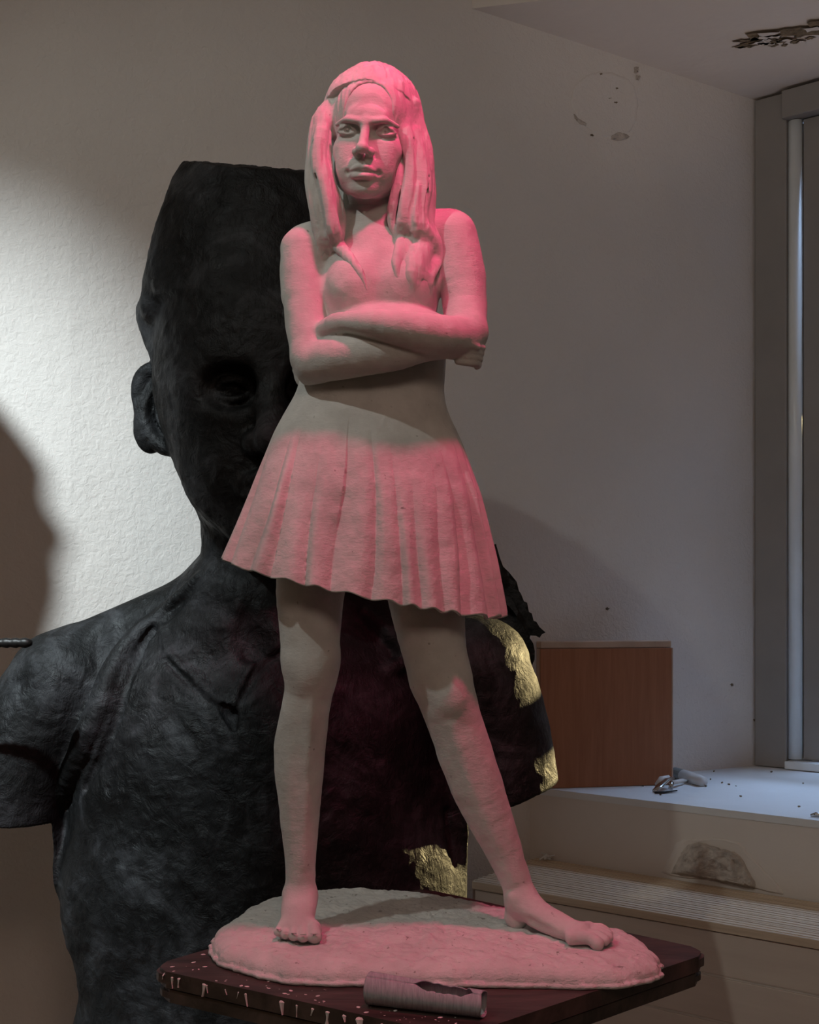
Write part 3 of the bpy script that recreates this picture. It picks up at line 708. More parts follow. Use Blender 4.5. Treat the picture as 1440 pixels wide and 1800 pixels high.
# viewer-right side
strand([HL(66, -20, 60, 16), P(726, 215, -34, 20), P(738, 265, -34, 22), P(738, 320, -34, 25), P(732, 365, -36, 26), P(736, 405, -34, 25), on_body(742, 438, 2, 16)], 12)
strand([P(708, 185, -40, 4), P(713, 232, -60, 12), P(722, 280, -60, 13), P(722, 320, -62, 13), P(714, 355, -64, 12), P(709, 390, -62, 12), on_body(710, 415, -6, 12), on_body(702, 440, -5, 10), on_body(697, 468, -1, 7), on_body(703, 500, 2, 3)], 9)
strand([P(728, 235, -50, 9), P(742, 290, -54, 12), P(746, 335, -56, 12), P(738, 372, -58, 12), P(744, 402, -56, 12), on_body(762, 430, -6, 12), on_body(768, 458, -5, 10), on_body(757, 488, -1, 7), on_body(756, 518, 2, 3)], 9)
strand([P(750, 290, -30, 9), P(754, 345, -28, 12), P(752, 390, -28, 13), on_body(766, 420, -2, 10), on_body(774, 450, 0, 6)], 7)
strand([P(732, 330, -66, 5), P(728, 370, -68, 8), P(730, 402, -64, 9), on_body(742, 428, -8, 9), on_body(734, 452, -5, 9), on_body(722, 478, -2, 7), on_body(730, 515, 2, 3)], 8)
strand([P(708, 255, -44, 2), P(702, 310, -58, 7), P(692, 348, -56, 8), P(688, 385, -50, 8), P(696, 412, -46, 7), on_body(703, 432, 1, 4)], 5)
strand([on_body(738, 428, 6, 24), on_body(733, 455, 7, 22), on_body(731, 485, 9, 16), on_body(730, 515, 12, 6)], 14)
grooves.append([P(728, 245, -64, 2), P(733, 300, -70, 3), P(730, 340, -73, 3.2), P(722, 380, -74, 3), P(726, 410, -70, 3)])
grooves.append([P(752, 310, -58, 2), P(750, 360, -62, 2.5), P(748, 400, -60, 2.5)])
grooves.append([P(704, 230, -74, 1.6), P(712, 275, -75, 2), P(712, 320, -77, 2)])
V, Q = G.mesh(); del G
def disp_body(V):
    n = np.stack([vnoise(V, 0.035, s, 2) for s in (1, 2, 3)], 1); return n*np.array([1.3, 1.3, 0.6])
body_V, body_Q = V+disp_body(V), Q

# --- head and face
H = Sdf((OH[0]-92, OH[1]-128, OH[2]-190), (OH[0]+96, OH[1]+105, OH[2]+112), 1.15)
def he(c, r, k, mode='add'): H.ell(HL(*c), r, k, mode, RH)
def ht(pts, k, mode='add', sub=0, sq=(1, 1, 1)): H.tube([HL(*p) for p in pts], k, mode, sq, sub)
he((0, 12, 26), (69, 88, 82), 1)
he((0, -26, -34), (58, 56, 74), 22)
he((0, -32, 40), (58, 48, 52), 20)
ht([(-54, 5, -42, 14), (-38, -38, -76, 13), (-13, -66, -92, 13), (13, -66, -92, 13), (38, -38, -76, 13), (54, 5, -42, 14)], 20, sub=3)
he((0, -70, -91), (18, 15, 15), 14)
for s in (-1, 1):
    he((s*36, -56, -28), (22, 20, 22), 18)
    he((s*30, -66, -58), (20, 14, 26), 14)
    he((s*25, -87, 1), (18, 17, 11), 8, 'sub')
    he((s*40, -82, -1), (16, 16, 9), 9, 'sub')
# brows: sharp overhang
for s in (-1, 1):
    ht([(s*5, -86, 12, 4.5), (s*20, -86.5, 14, 4.5), (s*36, -81, 16, 4.2), (s*52, -67, 11, 3.6)], 8, sub=3)
he((0, -78, 26), (34, 10, 14), 10)
# eyeballs and lids
for s in (-1, 1):
    c = (s*33, -63, 0)
    he(c, (15.5, 15.5, 14.5), 2)
    def lid(th, el, R=16.2): t, e = math.radians(th), math.radians(el); return (c[0]+R*math.sin(t)*math.cos(e)*1.08, c[1]-R*math.cos(t)*math.cos(e), c[2]+R*math.sin(e))
    up = [(-62, -4), (-40, 10), (-12, 16), (14, 16), (42, 10), (64, -2)]
    dn = [(-62, -4), (-36, -15), (-6, -21), (22, -20), (46, -13), (64, -2)]
    if s < 0: up = [(-a, b) for a, b in up][::-1]; dn = [(-a, b) for a, b in dn][::-1]
    ht([(*lid(a, b), 2.7) for a, b in up], 2, sub=3)
    ht([(*lid(a, b, 15.8), 2.4) for a, b in dn], 2.5, sub=3)
    ht([(*lid(a, b+16, 16.5), 2.3) for a, b in up[1:-1]], 4, sub=3)
    # carved iris and pupil
    p = lid(4, 3, 15.6); he(p, (6.6, 3.6, 6.6), 1.0, 'sub')
    p = lid(4, 4, 13.4); he(p, (1.9, 2.6, 1.9), 0.8)
# nose
ht([(0, -81, 12, 7.5), (0, -88, -6, 7.5), (0, -97, -22, 8), (0, -103, -33, 8.6)], 9, sub=3)
he((0, -103, -35), (10.5, 10, 8.5), 5)
for s in (-1, 1):
    he((s*11.5, -91, -38), (8, 11, 8), 5)
    he((s*6.5, -97, -46), (4.2, 6.5, 5), 2, 'sub')
    ht([(s*17, -84, -40, 2.0), (s*26, -76, -60, 2.0)], 6, 'sub')
# mouth
he((0, -76, -64), (27, 15, 20), 12)
ht([(0, -90, -47, 2.6), (0, -92, -58, 2.6)], 5, 'sub')
ht([(-24, -79, -70, 3.0), (-12, -89, -64.5, 5), (-4, -92, -62.5, 5), (0, -92, -64, 4.8), (4, -92, -62.5, 5), (12, -89, -64.5, 5), (24, -79, -70, 3.0)], 3, sub=3)
ht([(-21, -80, -73.5, 3), (-10, -89, -77, 5.8), (0, -91, -78, 6.2), (10, -89, -77, 5.8), (21, -80, -73.5, 3)], 3, sub=3)
ht([(-25, -83, -70.5, 1.3), (-10, -96, -69.5, 2.2), (0, -98, -70.5, 2.2), (10, -96, -69.5, 2.2), (25, -83, -70.5, 1.3)], 1.5, 'sub', sub=3)
he((0, -94, -89), (15, 8, 6), 7, 'sub')
for s in (-1, 1): he((s*27, -84, -70), (4, 6, 4), 5, 'sub')
# neck
n0 = np.array(P(652, 425, 10)[:3])
H.tube([(*HL(0, 22, -60), 44), (*((np.array(HL(0, 22, -60))+n0)/2), 40), (*n0, 42)], 14)
H.tube([(*HL(-40, 5, -55), 8), (*P(640, 412, -22), 7)], 14); H.tube([(*HL(40, 5, -55), 8), (*P(662, 412, -22), 7)], 14)
V, Q = H.mesh(); del H
V = V+np.stack([vnoise(V, 0.06, s, 2) for s in (4, 5, 6)], 1)*0.5
off = len(body_V)
to_world_mesh('body', np.vstack([body_V, V]), np.vstack([body_Q, Q+off]), M_PL)

# --- hair
K = Sdf((-195, -165, 505), (85, 120, 965), 1.5)
K.ell(HL(0, 16, 24), (78, 96, 88), 1, R=RH)
K.ell(HL(0, -29, 43), (65, 54, 58), 10, R=RH)
# face opening, narrower at the forehead
K.ell(HL(0, -96, -32), (56, 82, 64), 7, 'sub', R=RH)
K.ell(HL(2, -98, 34), (44, 66, 54), 5, 'sub', R=RH)
K.ell(HL(0, -40, -110), (62, 80, 90), 6, 'sub', R=RH)
for pts, k, sq in strands: K.tube(pts, k, sq=sq, sub=3)
for pts in grooves: K.tube(pts, 4, 'sub', sub=3)
# hair at the back down to the shoulders
K.tube([HL(0, 60, 0, 62), P(650, 330, 58, 66), P(652, 400, 50, 60)], 12, sq=(1.25, 0.6, 1))
# crown above the band, standing proud
def crown(X, Y, Z):
    x = X-OH[0]; y = Y-OH[1]; z = Z-OH[2]
    a = RH.T[0, 0]*x+RH.T[0, 1]*y+RH.T[0, 2]*z; b = RH.T[1, 0]*x+RH.T[1, 1]*y+RH.T[1, 2]*z; c = RH.T[2, 0]*x+RH.T[2, 1]*y+RH.T[2, 2]*z
    a = a+6; q0 = a/91; q1 = (b-13)/94; q2 = (c-32)/104
    k0 = np.sqrt(q0*q0+q1*q1+q2*q2); k1 = np.sqrt((q0/91)**2+(q1/94)**2+(q2/104)**2)
    d = k0*(k0-1)/np.maximum(k1, 1e-6)
    d = d-2.0*np.cos(np.arctan2(a, c-10)*9)*np.clip(c/90, 0, 1)*0.5
    pl = (46-0.62*b+0.0022*a*a*0-c)*0.85
    pl = (49-0.55*b-0.0010*a*a+0.0*a-c)*0.87
    return np.maximum(d, pl).astype(np.float32)
K.apply(crown, np.array(OH)-130, np.array(OH)+130, 1.5)
K.tube([HL(-8, -58, 114, 3), HL(-11, -28, 130, 4), HL(-9, 10, 138, 4)], 5, 'sub')
V, Q = K.mesh(); del K
V = V+np.stack([vnoise(V*np.array([1, 1, 0.14]), 0.15, s, 2) for s in (7, 8, 9)], 1)*1.7
to_world_mesh('hair', V, Q, M_PL)

# --- pleated skirt (outer and inner skin with a hem)
def skirt():
    ys = np.array([590, 640, 690, 720, 760, 830, 920, 985.0]); xl = np.array([548, 534, 521, 503, 481, 452, 418, 393.0])
    yr = np.array([590, 640, 690, 725, 775, 870, 990, 1083.0]); xr = np.array([786, 784, 780, 787, 812, 846, 871, 887.0])
    hz = np.array([64, 66, 74, 86, 100, 118, 131, 140.0])
    T = np.array([0, 0.10, 0.20, 0.27, 0.36, 0.54, 0.77, 1.0]); NT, NA = 120, 900
    t = np.linspace(0, 1, NT); yl_ = np.interp(t, T, ys); xl_ = np.interp(t, T, xl); yr_ = np.interp(t, T, yr); xr_ = np.interp(t, T, xr); hz_ = np.interp(t, T, hz)
    # smooth the polyline profiles
    ker = np.hanning(15); ker /= ker.sum()
    sm = lambda a: np.convolve(np.r_[2*a[0]-a[7:0:-1], a, 2*a[-1]-a[-2:-9:-1]], ker, 'valid')
    yl_, xl_, yr_, xr_, hz_ = map(sm, (yl_, xl_, yr_, xr_, hz_))
    th = np.linspace(0, 2*np.pi, NA, endpoint=False)
    rnd = np.random.RandomState(21)
    edges = [0.0]
    while edges[-1] < 2*np.pi-0.2: edges.append(edges[-1]+rnd.uniform(0.17, 0.36))
    edges = np.array(edges); edges *= 2*np.pi/edges[-1]; n = len(edges)-1
    amp = rnd.uniform(0.35, 1.35, n); pw = rnd.uniform(0.6, 1.5, n); skew = rnd.uniform(0.3, 0.7, n); start = rnd.uniform(0.22, 0.46, n)
    out = np.zeros((NT, NA, 3)); inn = np.zeros((NT, NA, 3))
    for i in range(NT):
        tw = th+0.05*np.sin(3*th+2)*t[i]+0.03*np.sin(7*th+5*t[i])
        tw = np.mod(tw, 2*np.pi)
        q = np.clip(np.searchsorted(edges, tw, side='right')-1, 0, n-1)
        u = (tw-edges[q])/(edges[q+1]-edges[q])
        u2 = np.where(u < skew[q], u/skew[q]*0.5, 0.5+(u-skew[q])/(1-skew[q])*0.5)
        f = np.clip(np.sin(np.pi*u2), 0, 1)**pw[q]-0.6
        g = np.clip((t[i]-start[q])/0.45, 0, 1); g = g*g*(3-2*g)
        r = 17*amp[q]*f*g*(0.45+0.55*t[i])+5*np.sin(5*th+1.0+2*t[i])*g
        cx, hx = (xl_[i]+xr_[i])/2, (xr_[i]-xl_[i])/2; cy, hy = (yl_[i]+yr_[i])/2, (yr_[i]-yl_[i])/2
        d = -hz_[i]*np.sin(th)
        px = cx+hx*np.cos(th); py = cy+hy*np.cos(th)+16*t[i]**2*np.sin(th)
        py = py+3.0*np.cos(2*np.pi*u)*g*t[i]**3
        x = (px-CX)*(1+0*d); z = HOR-py
        nx, ny = np.cos(th)*hz_[i], -np.sin(th)*hx; L = np.hypot(nx, ny); nx, ny = nx/L, ny/L
        k = 1+(d+ny*r)/FPX
        out[i] = np.stack([(x+nx*r)*k, d+ny*r, z*k], 1)
        tk = 7.0
        inn[i] = np.stack([(x+nx*(r-tk))*k, d+ny*(r-tk), z*k+(0 if i < NT-1 else 0)], 1)
    nz = vnoise(out.reshape(-1, 3), 0.05, 40, 3).reshape(NT, NA, 1)*1.6*np.clip(t*3, 0, 1)[:, None, None]
    out[:, :, 1:2] += nz; out[:, :, 2:3] += nz*0.4*(t[:, None, None])
    V = np.vstack([out.reshape(-1, 3), inn.reshape(-1, 3)]); N = NT*NA
    I, J = np.meshgrid(np.arange(NT-1), np.arange(NA), indexing='ij'); I, J = I.ravel(), J.ravel(); J2 = (J+1) % NA
    a = np.stack([I*NA+J, I*NA+J2, (I+1)*NA+J2, (I+1)*NA+J], 1)
    b = a[:, ::-1]+N
    J = np.arange(NA); J2 = (J+1) % NA; e = (NT-1)*NA
    c = np.stack([e+J, e+J2, N+e+J2, N+e+J], 1); c2 = np.stack([J2, J, N+J, N+J2], 1)
    return V, np.vstack([a, b, c, c2])
V, Q = skirt(); to_world_mesh('skirt', V, Q, M_PL)

# --- rough slab the figure stands on
def slab_base():
    ol = np.array([(423, -100), (410, 0), (352, 75), (255, 140), (165, 221), (60, 300), (-23, 337), (-110, 352), (-186, 347), (-273, 299), (-325, 180), (-350, 60), (-345, -30), (-300, -105), (-183, -182), (0, -195), (163, -200), (325, -204), (400, -160)], float)
    c = np.array([40.0, 50.0]); sm = catmull(np.vstack([ol, ol[:1]]), 40)[:-1]; M = len(sm); NR = 110
    ang = np.arange(M)
    jag = vnoise(np.c_[sm/30.0, np.zeros(M)], 1.0, 50, 3)
    dirs = sm-c; L = np.hypot(*dirs.T)[:, None]; edge = sm+dirs/L*(jag[:, None]*7-2)
    rr = np.r_[np.linspace(0, 0.9, NR-36), np.linspace(0.9, 1.0, 37)[1:]]
    V = []
    for r in rr:
        p = c+(edge-c)*r
        s = np.clip((r-0.86)/0.14, 0, 1)
        z = -584.5-6*r*r-24*(1-np.sqrt(np.clip(1-s**2.2, 0, 1)))
        n = vnoise(np.c_[p/34.0, np.full(M, r*2)], 1.0, 51, 4)*5.5+vnoise(np.c_[p/9.0, np.full(M, r*7)], 1.0, 52, 2)*2.0
        lump = vnoise(np.c_[p/16.0, np.full(M, r*5)], 1.0, 54, 2); lump = np.sign(lump)*np.abs(lump)**0.5*2.2
        V.append(np.c_[p, z+(n+lump)*(1-0.6*s)])
    # thin ragged lip at the foot
    for k, (o, z) in enumerate(((0.2, -615), (3.5, -616.5), (5, -619), (4.0, -622.5), (1, -623.7))):
        j2 = vnoise(np.c_[sm/9.0, np.full(M, 3.0)], 1.0, 53, 3)[:, None]
        p = edge+dirs/L*(o*(1+0.9*j2)); V.append(np.c_[p, np.full(M, z)+j2[:, 0]*(1.4 if k < 3 else 0.0)])
    V.append(np.c_[np.repeat(c[None], M, 0), np.full(M, -623.8)])
    nr = len(V); V = np.vstack(V); I, J = np.meshgrid(np.arange(nr-1), np.arange(M), indexing='ij'); I, J = I.ravel(), J.ravel(); J2 = (J+1) % M
    return V, np.stack([I*M+J, (I+1)*M+J, (I+1)*M+J2, I*M+J2], 1)
V, Q = slab_base(); to_world_mesh('base_slab', V, Q, M_BASE, label='rough irregular plaster slab under the bare feet')

# ------------------------------------------------------------------ roll of paper on the stand
def roll():
    def on(px, py, up): Y = -ZTAB*FPX/(py-HOR); d = Y-FPX; return np.array([(px-CX)*Y/FPX, d, ZTAB+up])
    a = on(648, 1766, 0); b = on(850, 1790, 0); ax = (b-a)/np.linalg.norm(b-a); L = np.linalg.norm(b-a)
    side = np.array([-ax[1], ax[0], 0]); up = np.array([0, 0, 1.0])
    NT, NA = 60, 48; V = []; rnd = random.Random(2)
    for layer in (0, 1):
        for i in range(NT):
            t = i/(NT-1); R = (24.5-5*t)-layer*1.6
            # the sheet is torn open along the upper back for the right half
            cut = 0.0 if t < 0.42 else min(1.0, (t-0.42)/0.12)
            gap = cut*(1.55+0.12*math.sin(t*40)+0.08*math.sin(t*93))*(1 if t < 0.84 else max(0.0, 1-(t-0.84)/0.08))
            for j in range(NA):
                s = j/(NA-1); an = math.radians(62)-0.0+gap*0.75+(2*math.pi-0.02-gap)*s
                ee = 1.5*math.sin(an*3+1)*(t > 0.97)
                c = a+ax*(L*t+ee)+up*(24.5-5*t+0.4)+side*3
                V.append(c-side*math.cos(an)*R*1.0+up*math.sin(an)*R)
    V = np.array(V); N = NT*NA; fs = []
    for i in range(NT-1):
        for j in range(NA-1):
            q = (i*NA+j, i*NA+j+1, (i+1)*NA+j+1, (i+1)*NA+j); fs.append(q); fs.append(tuple(N+x for x in q[::-1]))
    for j in range(NA-1):
        fs.append((j+1, j, N+j, N+j+1)); e = (NT-1)*NA; fs.append((e+j, e+j+1, N+e+j+1, N+e+j))
    for i in range(NT-1):
        fs.append((i*NA, (i+1)*NA, N+(i+1)*NA, N+i*NA)); fs.append(((i+1)*NA-1, N+(i+1)*NA-1, N+(i+2)*NA-1, (i+2)*NA-1))
    return V, fs, a
V, fs, a = roll()
o = mesh_obj('paper_roll', SW(V), fs, M_PAPER, None, True, SW(a)); o['label'] = 'torn roll of grey sandpaper lying on the dark tabletop in front of the slab'; o['category'] = 'paper roll'

# ------------------------------------------------------------------ big dark bust behind
DB = 2.1; SB = DB/FPX
def BW(p): p = np.asarray(p, float); return p*SB+np.array([0, DB, CAMZ])
bust = empty('portrait_bust', tuple(BW((-245, 50, -870))), 'huge black portrait bust with cut off skull behind the white statue', 'bust')
B = Sdf((-830, -330, -875), (300, 310, 850), 4.0)
def be(px, py, d, r, k, mode='add', R=None): B.ell(P(px, py, d)[:3], r, k, mode, R)
# head
be(468, 560, 25, (222, 225, 350), 1)
def under(X, Y, Z): return (Z-(HOR-545)-0.06*(X+250)).astype(np.float32)
# below the hair mass the head narrows
B.apply(lambda X, Y, Z: (Z-(HOR-548)+0*X+0*Y).astype(np.float32), (-830, -330, -875), (300, 310, 900), 10, 'sub', m=0)
be(474, 650, -5, (202, 226, 270), 30)
be(476, 820, -60, (150, 150, 130), 40)
B.tube([P(350, 770, -10, 40), P(420, 890, -90, 42), P(480, 930, -140, 45), P(545, 890, -90, 42), P(600, 770, -10, 40)], 40, sub=3)
# brow, sockets, eyes, nose, mouth
B.tube([P(340, 640, -120, 22), P(400, 612, -172, 24), P(470, 622, -195, 22)], 26, sub=3)
B.tube([P(610, 640, -120, 22), P(550, 612, -172, 24), P(480, 622, -195, 22)], 26, sub=3)
for x in (408, 545):
    be(x, 680, -205, (52, 42, 34), 22, 'sub')
    be(x, 684, -142, (34, 34, 30), 4)
    B.tube([P(x-36, 690, -160, 7), P(x-12, 668, -182, 7), P(x+16, 668, -182, 7), P(x+36, 690, -166, 7)], 6, sub=3)
    B.tube([P(x-36, 690, -160, 5), P(x-8, 702, -180, 6), P(x+16, 700, -180, 6), P(x+36, 690, -166, 5)], 6, sub=3)
B.tube([P(476, 640, -195, 20), P(476, 720, -225, 22), P(476, 770, -250, 26)], 22, sub=3)
be(450, 778, -220, (22, 26, 20), 12); be(502, 778, -220, (22, 26, 20), 12)
B.tube([P(420, 850, -190, 10), P(476, 838, -222, 15), P(532, 850, -190, 10)], 10, sub=3)
B.tube([P(425, 862, -190, 10), P(476, 872, -218, 16), P(528, 862, -190, 10)], 8, sub=3)
be(385, 760, -110, (50, 45, 55), 40)
B.tube([P(276, 520, 16, 24), P(283, 590, 10, 27), P(300, 660, 4, 24)], 22)
be(296, 560, 20, (50, 60, 60), 24); be(277, 548, -40, (30, 60, 30), 18); be(800, 1400, 60, (46, 60, 70), 30)
# hair line in front of the ear
B.tube([P(262, 560, -20, 22), P(285, 620, -60, 22), P(318, 680, -85, 18), P(322, 740, -80, 12)], 10, sub=3)
B.tube([P(300, 640, -90, 6), P(322, 665, -104, 6), P(330, 720, -100, 5)], 6, sub=3)
# ear
B.ell(P(278, 722, 10)[:3], (40, 26, 78), 10, R=roty(math.radians(14)))
B.ell(P(286, 716, -18)[:3], (31, 27, 54), 6, 'sub', R=roty(math.radians(14)))
B.tube([P(322, 668, -12, 13), P(296, 652, -4, 14), P(262, 652, 2, 15), P(243, 680, 4, 14), P(248, 725, 2, 13), P(264, 765, -2, 13), P(290, 786, -6, 15), P(318, 786, -14, 14)], 6, sub=4)
B.tube([P(304, 676, -8, 5), P(280, 694, -4, 6), P(274, 730, -4, 5), P(288, 756, -8, 6)], 5, sub=3)
B.tube([P(322, 700, -20, 12), P(316, 735, -26, 12), P(318, 760, -22, 11)], 8, sub=3)
# neck and torso
B.tube([P(470, 830, 30, 130), P(468, 920, 42, 116), P(466, 1010, 50, 118), P(462, 1080, 60, 150)], 35, sub=3)
B.tube([P(400, 1020, 70, 45), P(300, 1068, 70, 42), P(150, 1140, 60, 48)], 45, sub=3)
B.tube([P(540, 1030, 70, 50), P(650, 1080, 70, 55), P(800, 1145, 60, 60)], 45, sub=3)
B.tube([P(300, 880, 0, 1), P(300, 880, 0, 1)], 0)
B.ell(P(455, 1330, 50)[:3], (335, 190, 280), 60)
B.ell(P(466, 1560, 50)[:3], (366, 200, 330), 60)
B.ell(P(470, 1850, 55)[:3], (352, 200, 320), 60)
# sleeve stubs, open below
B.tube([P(108, 1195, 45, 90), P(55, 1290, 45, 97), P(15, 1400, 45, 104), P(0, 1520, 45, 106)], 30, sub=3)
B.tube([P(838, 1180, 30, 99), P(880, 1290, 25, 88), P(897, 1400, 20, 88), P(905, 1480, 20, 88)], 30, sub=3)
# cut the stubs
def cutl(X, Y, Z): return np.maximum(np.maximum(Z-(HOR-1447)*1.0+0.02*(X+720), X-(88-CX)), 0*Y-9e9).astype(np.float32)
B.apply(cutl, (-830, -330, -875), (88-CX, 310, HOR-1440), 2, 'sub')
def cutr(X, Y, Z):
    pl = (Z-(HOR-1372))-(-0.42)*(-(X-(980-CX)))*1.0+0*Y
    pl = (Z-((HOR-1376)+0.36*(X-(980-CX))))*0.94+0*Y
    return np.maximum(pl, (822-CX)-X).astype(np.float32)
B.apply(cutr, (822-CX, -330, -875), (300, 310, HOR-1300), 2, 'sub')
B.tube([P(890, 1330, 22, 70), P(905, 1500, 20, 74)], 2, 'sub')
B.tube([P(40, 1360, 45, 78), P(0, 1540, 45, 92)], 2, 'sub')
# lapel ridges, shirt opening
def bs(px, py, off, r): d = B.surf(px, py); d = 0 if d is None else d; return P(px, py, d+off, r)
B.tube([bs(350, 1015, 6, 9), bs(290, 1075, 4, 14), bs(235, 1125, -4, 19), bs(200, 1180, -9, 22), bs(178, 1240, -10, 24), bs(148, 1310, -8, 25), bs(122, 1370, -4, 20), bs(114, 1400, 8, 10)], 7, sub=4)
B.tube([bs(350, 1035, -2, 5), bs(268, 1110, -3, 10), bs(230, 1180, -3, 12), bs(208, 1250, -3, 13), bs(180, 1320, -3, 12), bs(150, 1385, -2, 9)], 3, 'sub', sub=4)
# shirt front sits a step above the skin of the neck
V1 = [bs(286, 1098, 2, 8), bs(300, 1150, 2, 8), bs(350, 1198, 2, 8), bs(395, 1238, 2, 8)]; V2 = [bs(510, 1128, 2, 8), bs(452, 1160, 2, 8), bs(428, 1198, 2, 8), bs(412, 1238, 2, 8)]
B.tube(V1, 8, sub=4); B.tube(V2, 8, sub=4)
B.tube([bs(292, 1160, -4, 6), bs(345, 1212, -4, 7), bs(390, 1250, -4, 6)], 3, 'sub', sub=3); B.tube([bs(505, 1142, -4, 6), bs(458, 1172, -4, 8), bs(436, 1208, -4, 8), bs(420, 1245, -4, 6)], 3, 'sub', sub=3)
B.tube([bs(394, 1246, 0, 10), bs(406, 1256, 2, 14), bs(412, 1280, 0, 6)], 3, 'sub', sub=2)
B.tube([bs(398, 1250, 6, 5), bs(412, 1244, 6, 6)], 3)
# collar bones and throat
B.tube([bs(425, 1030, 4, 10), bs(412, 1120, 6, 7)], 14); be(442, 1120, B.surf(442, 1120) or 0, (30, 14, 40), 20, 'sub')
# right lapel
B.tube([bs(640, 1080, 4, 14), bs(700, 1130, 0, 18), bs(706, 1165, -6, 16), bs(680, 1180, -4, 12)], 10, sub=3)
B.tube([bs(784, 1425, 0, 6), bs(792, 1480, -2, 9), bs(800, 1525, -1, 5)], 4, 'sub', sub=3)  # groove carved in place of the window bar's shadow between the sun streaks
# ragged cut through the skull
def cut_top(X, Y, Z):
    sh = np.broadcast_shapes(X.shape, Y.shape, (1, 1, 1))
    xx = np.broadcast_to(X, sh).ravel(); yy = np.broadcast_to(Y, sh).ravel()
    n = vnoise(np.c_[xx, yy, np.zeros(len(xx))], 0.06, 60, 3).reshape(sh)*6
    top = (HOR-290-0.085*(X+400)*(X > -400))*(1+(Y+20)/FPX)+n
    return -(Z-top).astype(np.float32)
B.apply(lambda X, Y, Z: cut_top(X, Y, Z), (-830, -330, 650), (300, 310, 900), 3, 'sub', m=0)
# squared-off planes either side of the skull
B.apply(lambda X, Y, Z: (-( -(X-(252-CX))*0.955+ (Z-(HOR-520))*0.295 )+0*Y).astype(np.float32), (-830, -330, HOR-540), (-300, 310, 780), 14, 'sub', m=0)
V, Q = B.mesh()
def disp_b(V):
    n = vnoise(V, 0.018, 61, 3)*6+vnoise(V, 0.08, 64, 2)*1.6
    return np.stack([n*0.5, n, n*0.3], 1)
V = V+disp_b(V)
o = mesh_obj('bust_body', BW(V), Q, M_BUST, bust, True)
# jagged collar flap standing up behind the right shoulder
def flap(name, outline, d, thick, mat, seed, curve=0.0):
    rnd = random.Random(seed); pts = []
    for i, (x, y) in enumerate(outline):
        x2, y2 = outline[(i+1) % len(outline)]
        for t in (0, 0.5): pts.append((x+(x2-x)*t+rnd.uniform(-1.5, 1.5), y+(y2-y)*t+rnd.uniform(-1.5, 1.5)))
    bm = bmesh.new(); f = []; g = []
    for x, y in pts:
        dd = d+curve*((y-1080)/100.0)**2
        f.append(bm.verts.new(BW(P(x, y, dd)))); g.append(bm.verts.new(BW(P(x, y, dd+thick))))
    n = len(pts); bm.faces.new(f); bm.faces.new(g[::-1])
    for i in range(n): bm.faces.new((f[i], f[(i+1) % n], g[(i+1) % n], g[i]))
    bmesh.ops.triangulate(bm, faces=bm.faces)
    return bm_obj(name, bm, mat, bust)
fl = flap('collar_flap', [(850, 985), (872, 962), (884, 996), (896, 1006), (896, 1016), (907, 1024), (906, 1034), (917, 1042), (915, 1052), (926, 1060), (924, 1070), (934, 1078), (933, 1088), (942, 1094), (958, 1112), (950, 1120), (932, 1118), (925, 1140), (890, 1150), (850, 1120)], 95, 26, M_BUST, 70, 4)
fl['label'] = 'black jagged edged flap behind the sleeve'
flap('collar_lobe', [(830, 1100), (870, 1085), (920, 1100), (938, 1130), (941, 1160), (930, 1185), (900, 1190), (850, 1170)], 60, 40, M_BUST, 71)
flap('collar_rim', [(840, 1035), (878, 1036), (898, 1050), (911, 1074), (908, 1084), (894, 1066), (868, 1056), (842, 1060)], 74, 18, M_BUST, 72)
flap('collar_rim', [(866, 958), (872, 956), (878, 985), (884, 1012), (872, 1020)], 76, 16, M_BUST, 73)
# plinth below the bust, out of the frame
pb = BW((-260, 50, -870)); bm = bmesh.new()
bm_prism(bm, [(pb[0]-0.36, pb[1]-0.22), (pb[0]+0.36, pb[1]-0.22), (pb[0]+0.36, pb[1]+0.22), (pb[0]-0.36, pb[1]+0.22)], 0, pb[2]-0.012); bevel(bm, 0.006)
o = bm_obj('plinth', bm, M_COVER, None, origin=(pb[0], pb[1], 0)); o['label'] = 'plain boxed plinth carrying the black bust, below the frame'; o['category'] = 'plinth'
del B

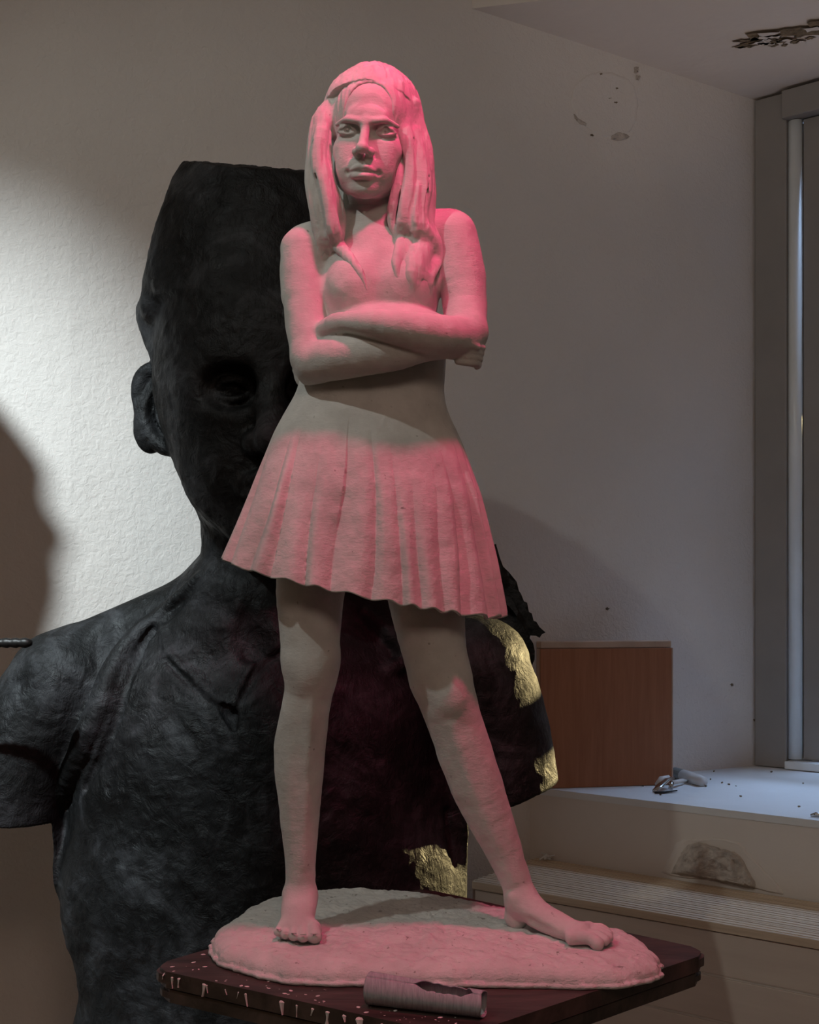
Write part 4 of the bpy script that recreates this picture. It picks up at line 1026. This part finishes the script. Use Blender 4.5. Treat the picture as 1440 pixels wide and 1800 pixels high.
# ------------------------------------------------------------------ ribbed rod reaching in from the left
zr = CAMZ-(1130-HOR)/FPX*1.9
rs = empty('rod_stand', (-0.78, 1.9, 0), 'dark iron armature stand with a ribbed rod reaching in from the left edge', 'stand')
bm = bmesh.new(); pts = []; rad = []
for i in range(46):
    pts.append((-0.80+(xy(56, 1.9)+0.80)*i/45, 1.9, zr)); rad.append(0.0075+0.0009*math.sin(i*2.1))
rad[-1] = 0.004; bm_tube(bm, pts, rad, 12); bm_obj('rod', bm, M_DARKM, rs, True)
bm = bmesh.new(); bm_tube(bm, [(-0.78, 1.9, 0.02), (-0.78, 1.9, zr+0.03)], [0.014, 0.012], 12); bm_obj('post', bm, M_DARKM, rs, True)
bm = bmesh.new(); bm_tube(bm, [(-0.78, 1.9, 0.0), (-0.78, 1.9, 0.02)], [0.09, 0.08], 24); bm_obj('foot_plate', bm, M_DARKM, rs)

# clay portrait head on a plinth, just outside the left edge; the work lamp throws its shadow on the left wall
ch = empty('clay_head', (-1.005, 1.6, CAMZ+0.30), 'brown clay portrait head on a tall plinth, outside the left edge of the photo', 'sculpture')
C = Sdf((-190, -160, -20), (180, 170, 740), 6.0)
C.ell((0, 0, 600), (88, 104, 118), 1); C.ell((20, -20, 540), (72, 84, 90), 20); C.ell((66, -30, 560), (28, 30, 30), 20); C.ell((84, -36, 610), (16, 20, 22), 12)
C.ell((54, -20, 662), (30, 40, 22), 14); C.tube([(0, 20, 520, 62), (0, 30, 400, 66)], 30); C.tube([(-110, 30, 340, 56), (60, 30, 340, 56)], 40)
C.ell((-10, 20, 220), (128, 100, 200), 40); C.ell((-10, 20, 80), (124, 96, 110), 40)
V, Q = C.mesh(); V[:, 2] = np.maximum(V[:, 2], 0.0)
V = V+np.stack([vnoise(V, 0.03, q, 2) for q in (80, 81, 82)], 1)*4*(V[:, 2:] > 8)
M_CLAY = simple('brown_clay', (0.16, 0.10, 0.07), 0.7, bs=0.3)
mesh_obj('clay_portrait', V*0.001+np.array([-1.005, 1.6, CAMZ+0.30]), Q, M_CLAY, ch, True)
bm = bmesh.new(); bm_prism(bm, [(-1.005+a*0.14, 1.62+b*0.14) for a, b in ((-1, -1), (1, -1), (1, 1), (-1, 1))], 0, CAMZ+0.298); bevel(bm, 0.005)
o = bm_obj('plinth', bm, M_COVER, None, origin=(-1.02, 1.62, 0)); o['label'] = 'tall narrow plinth carrying the clay head, outside the left edge'; o['category'] = 'plinth'
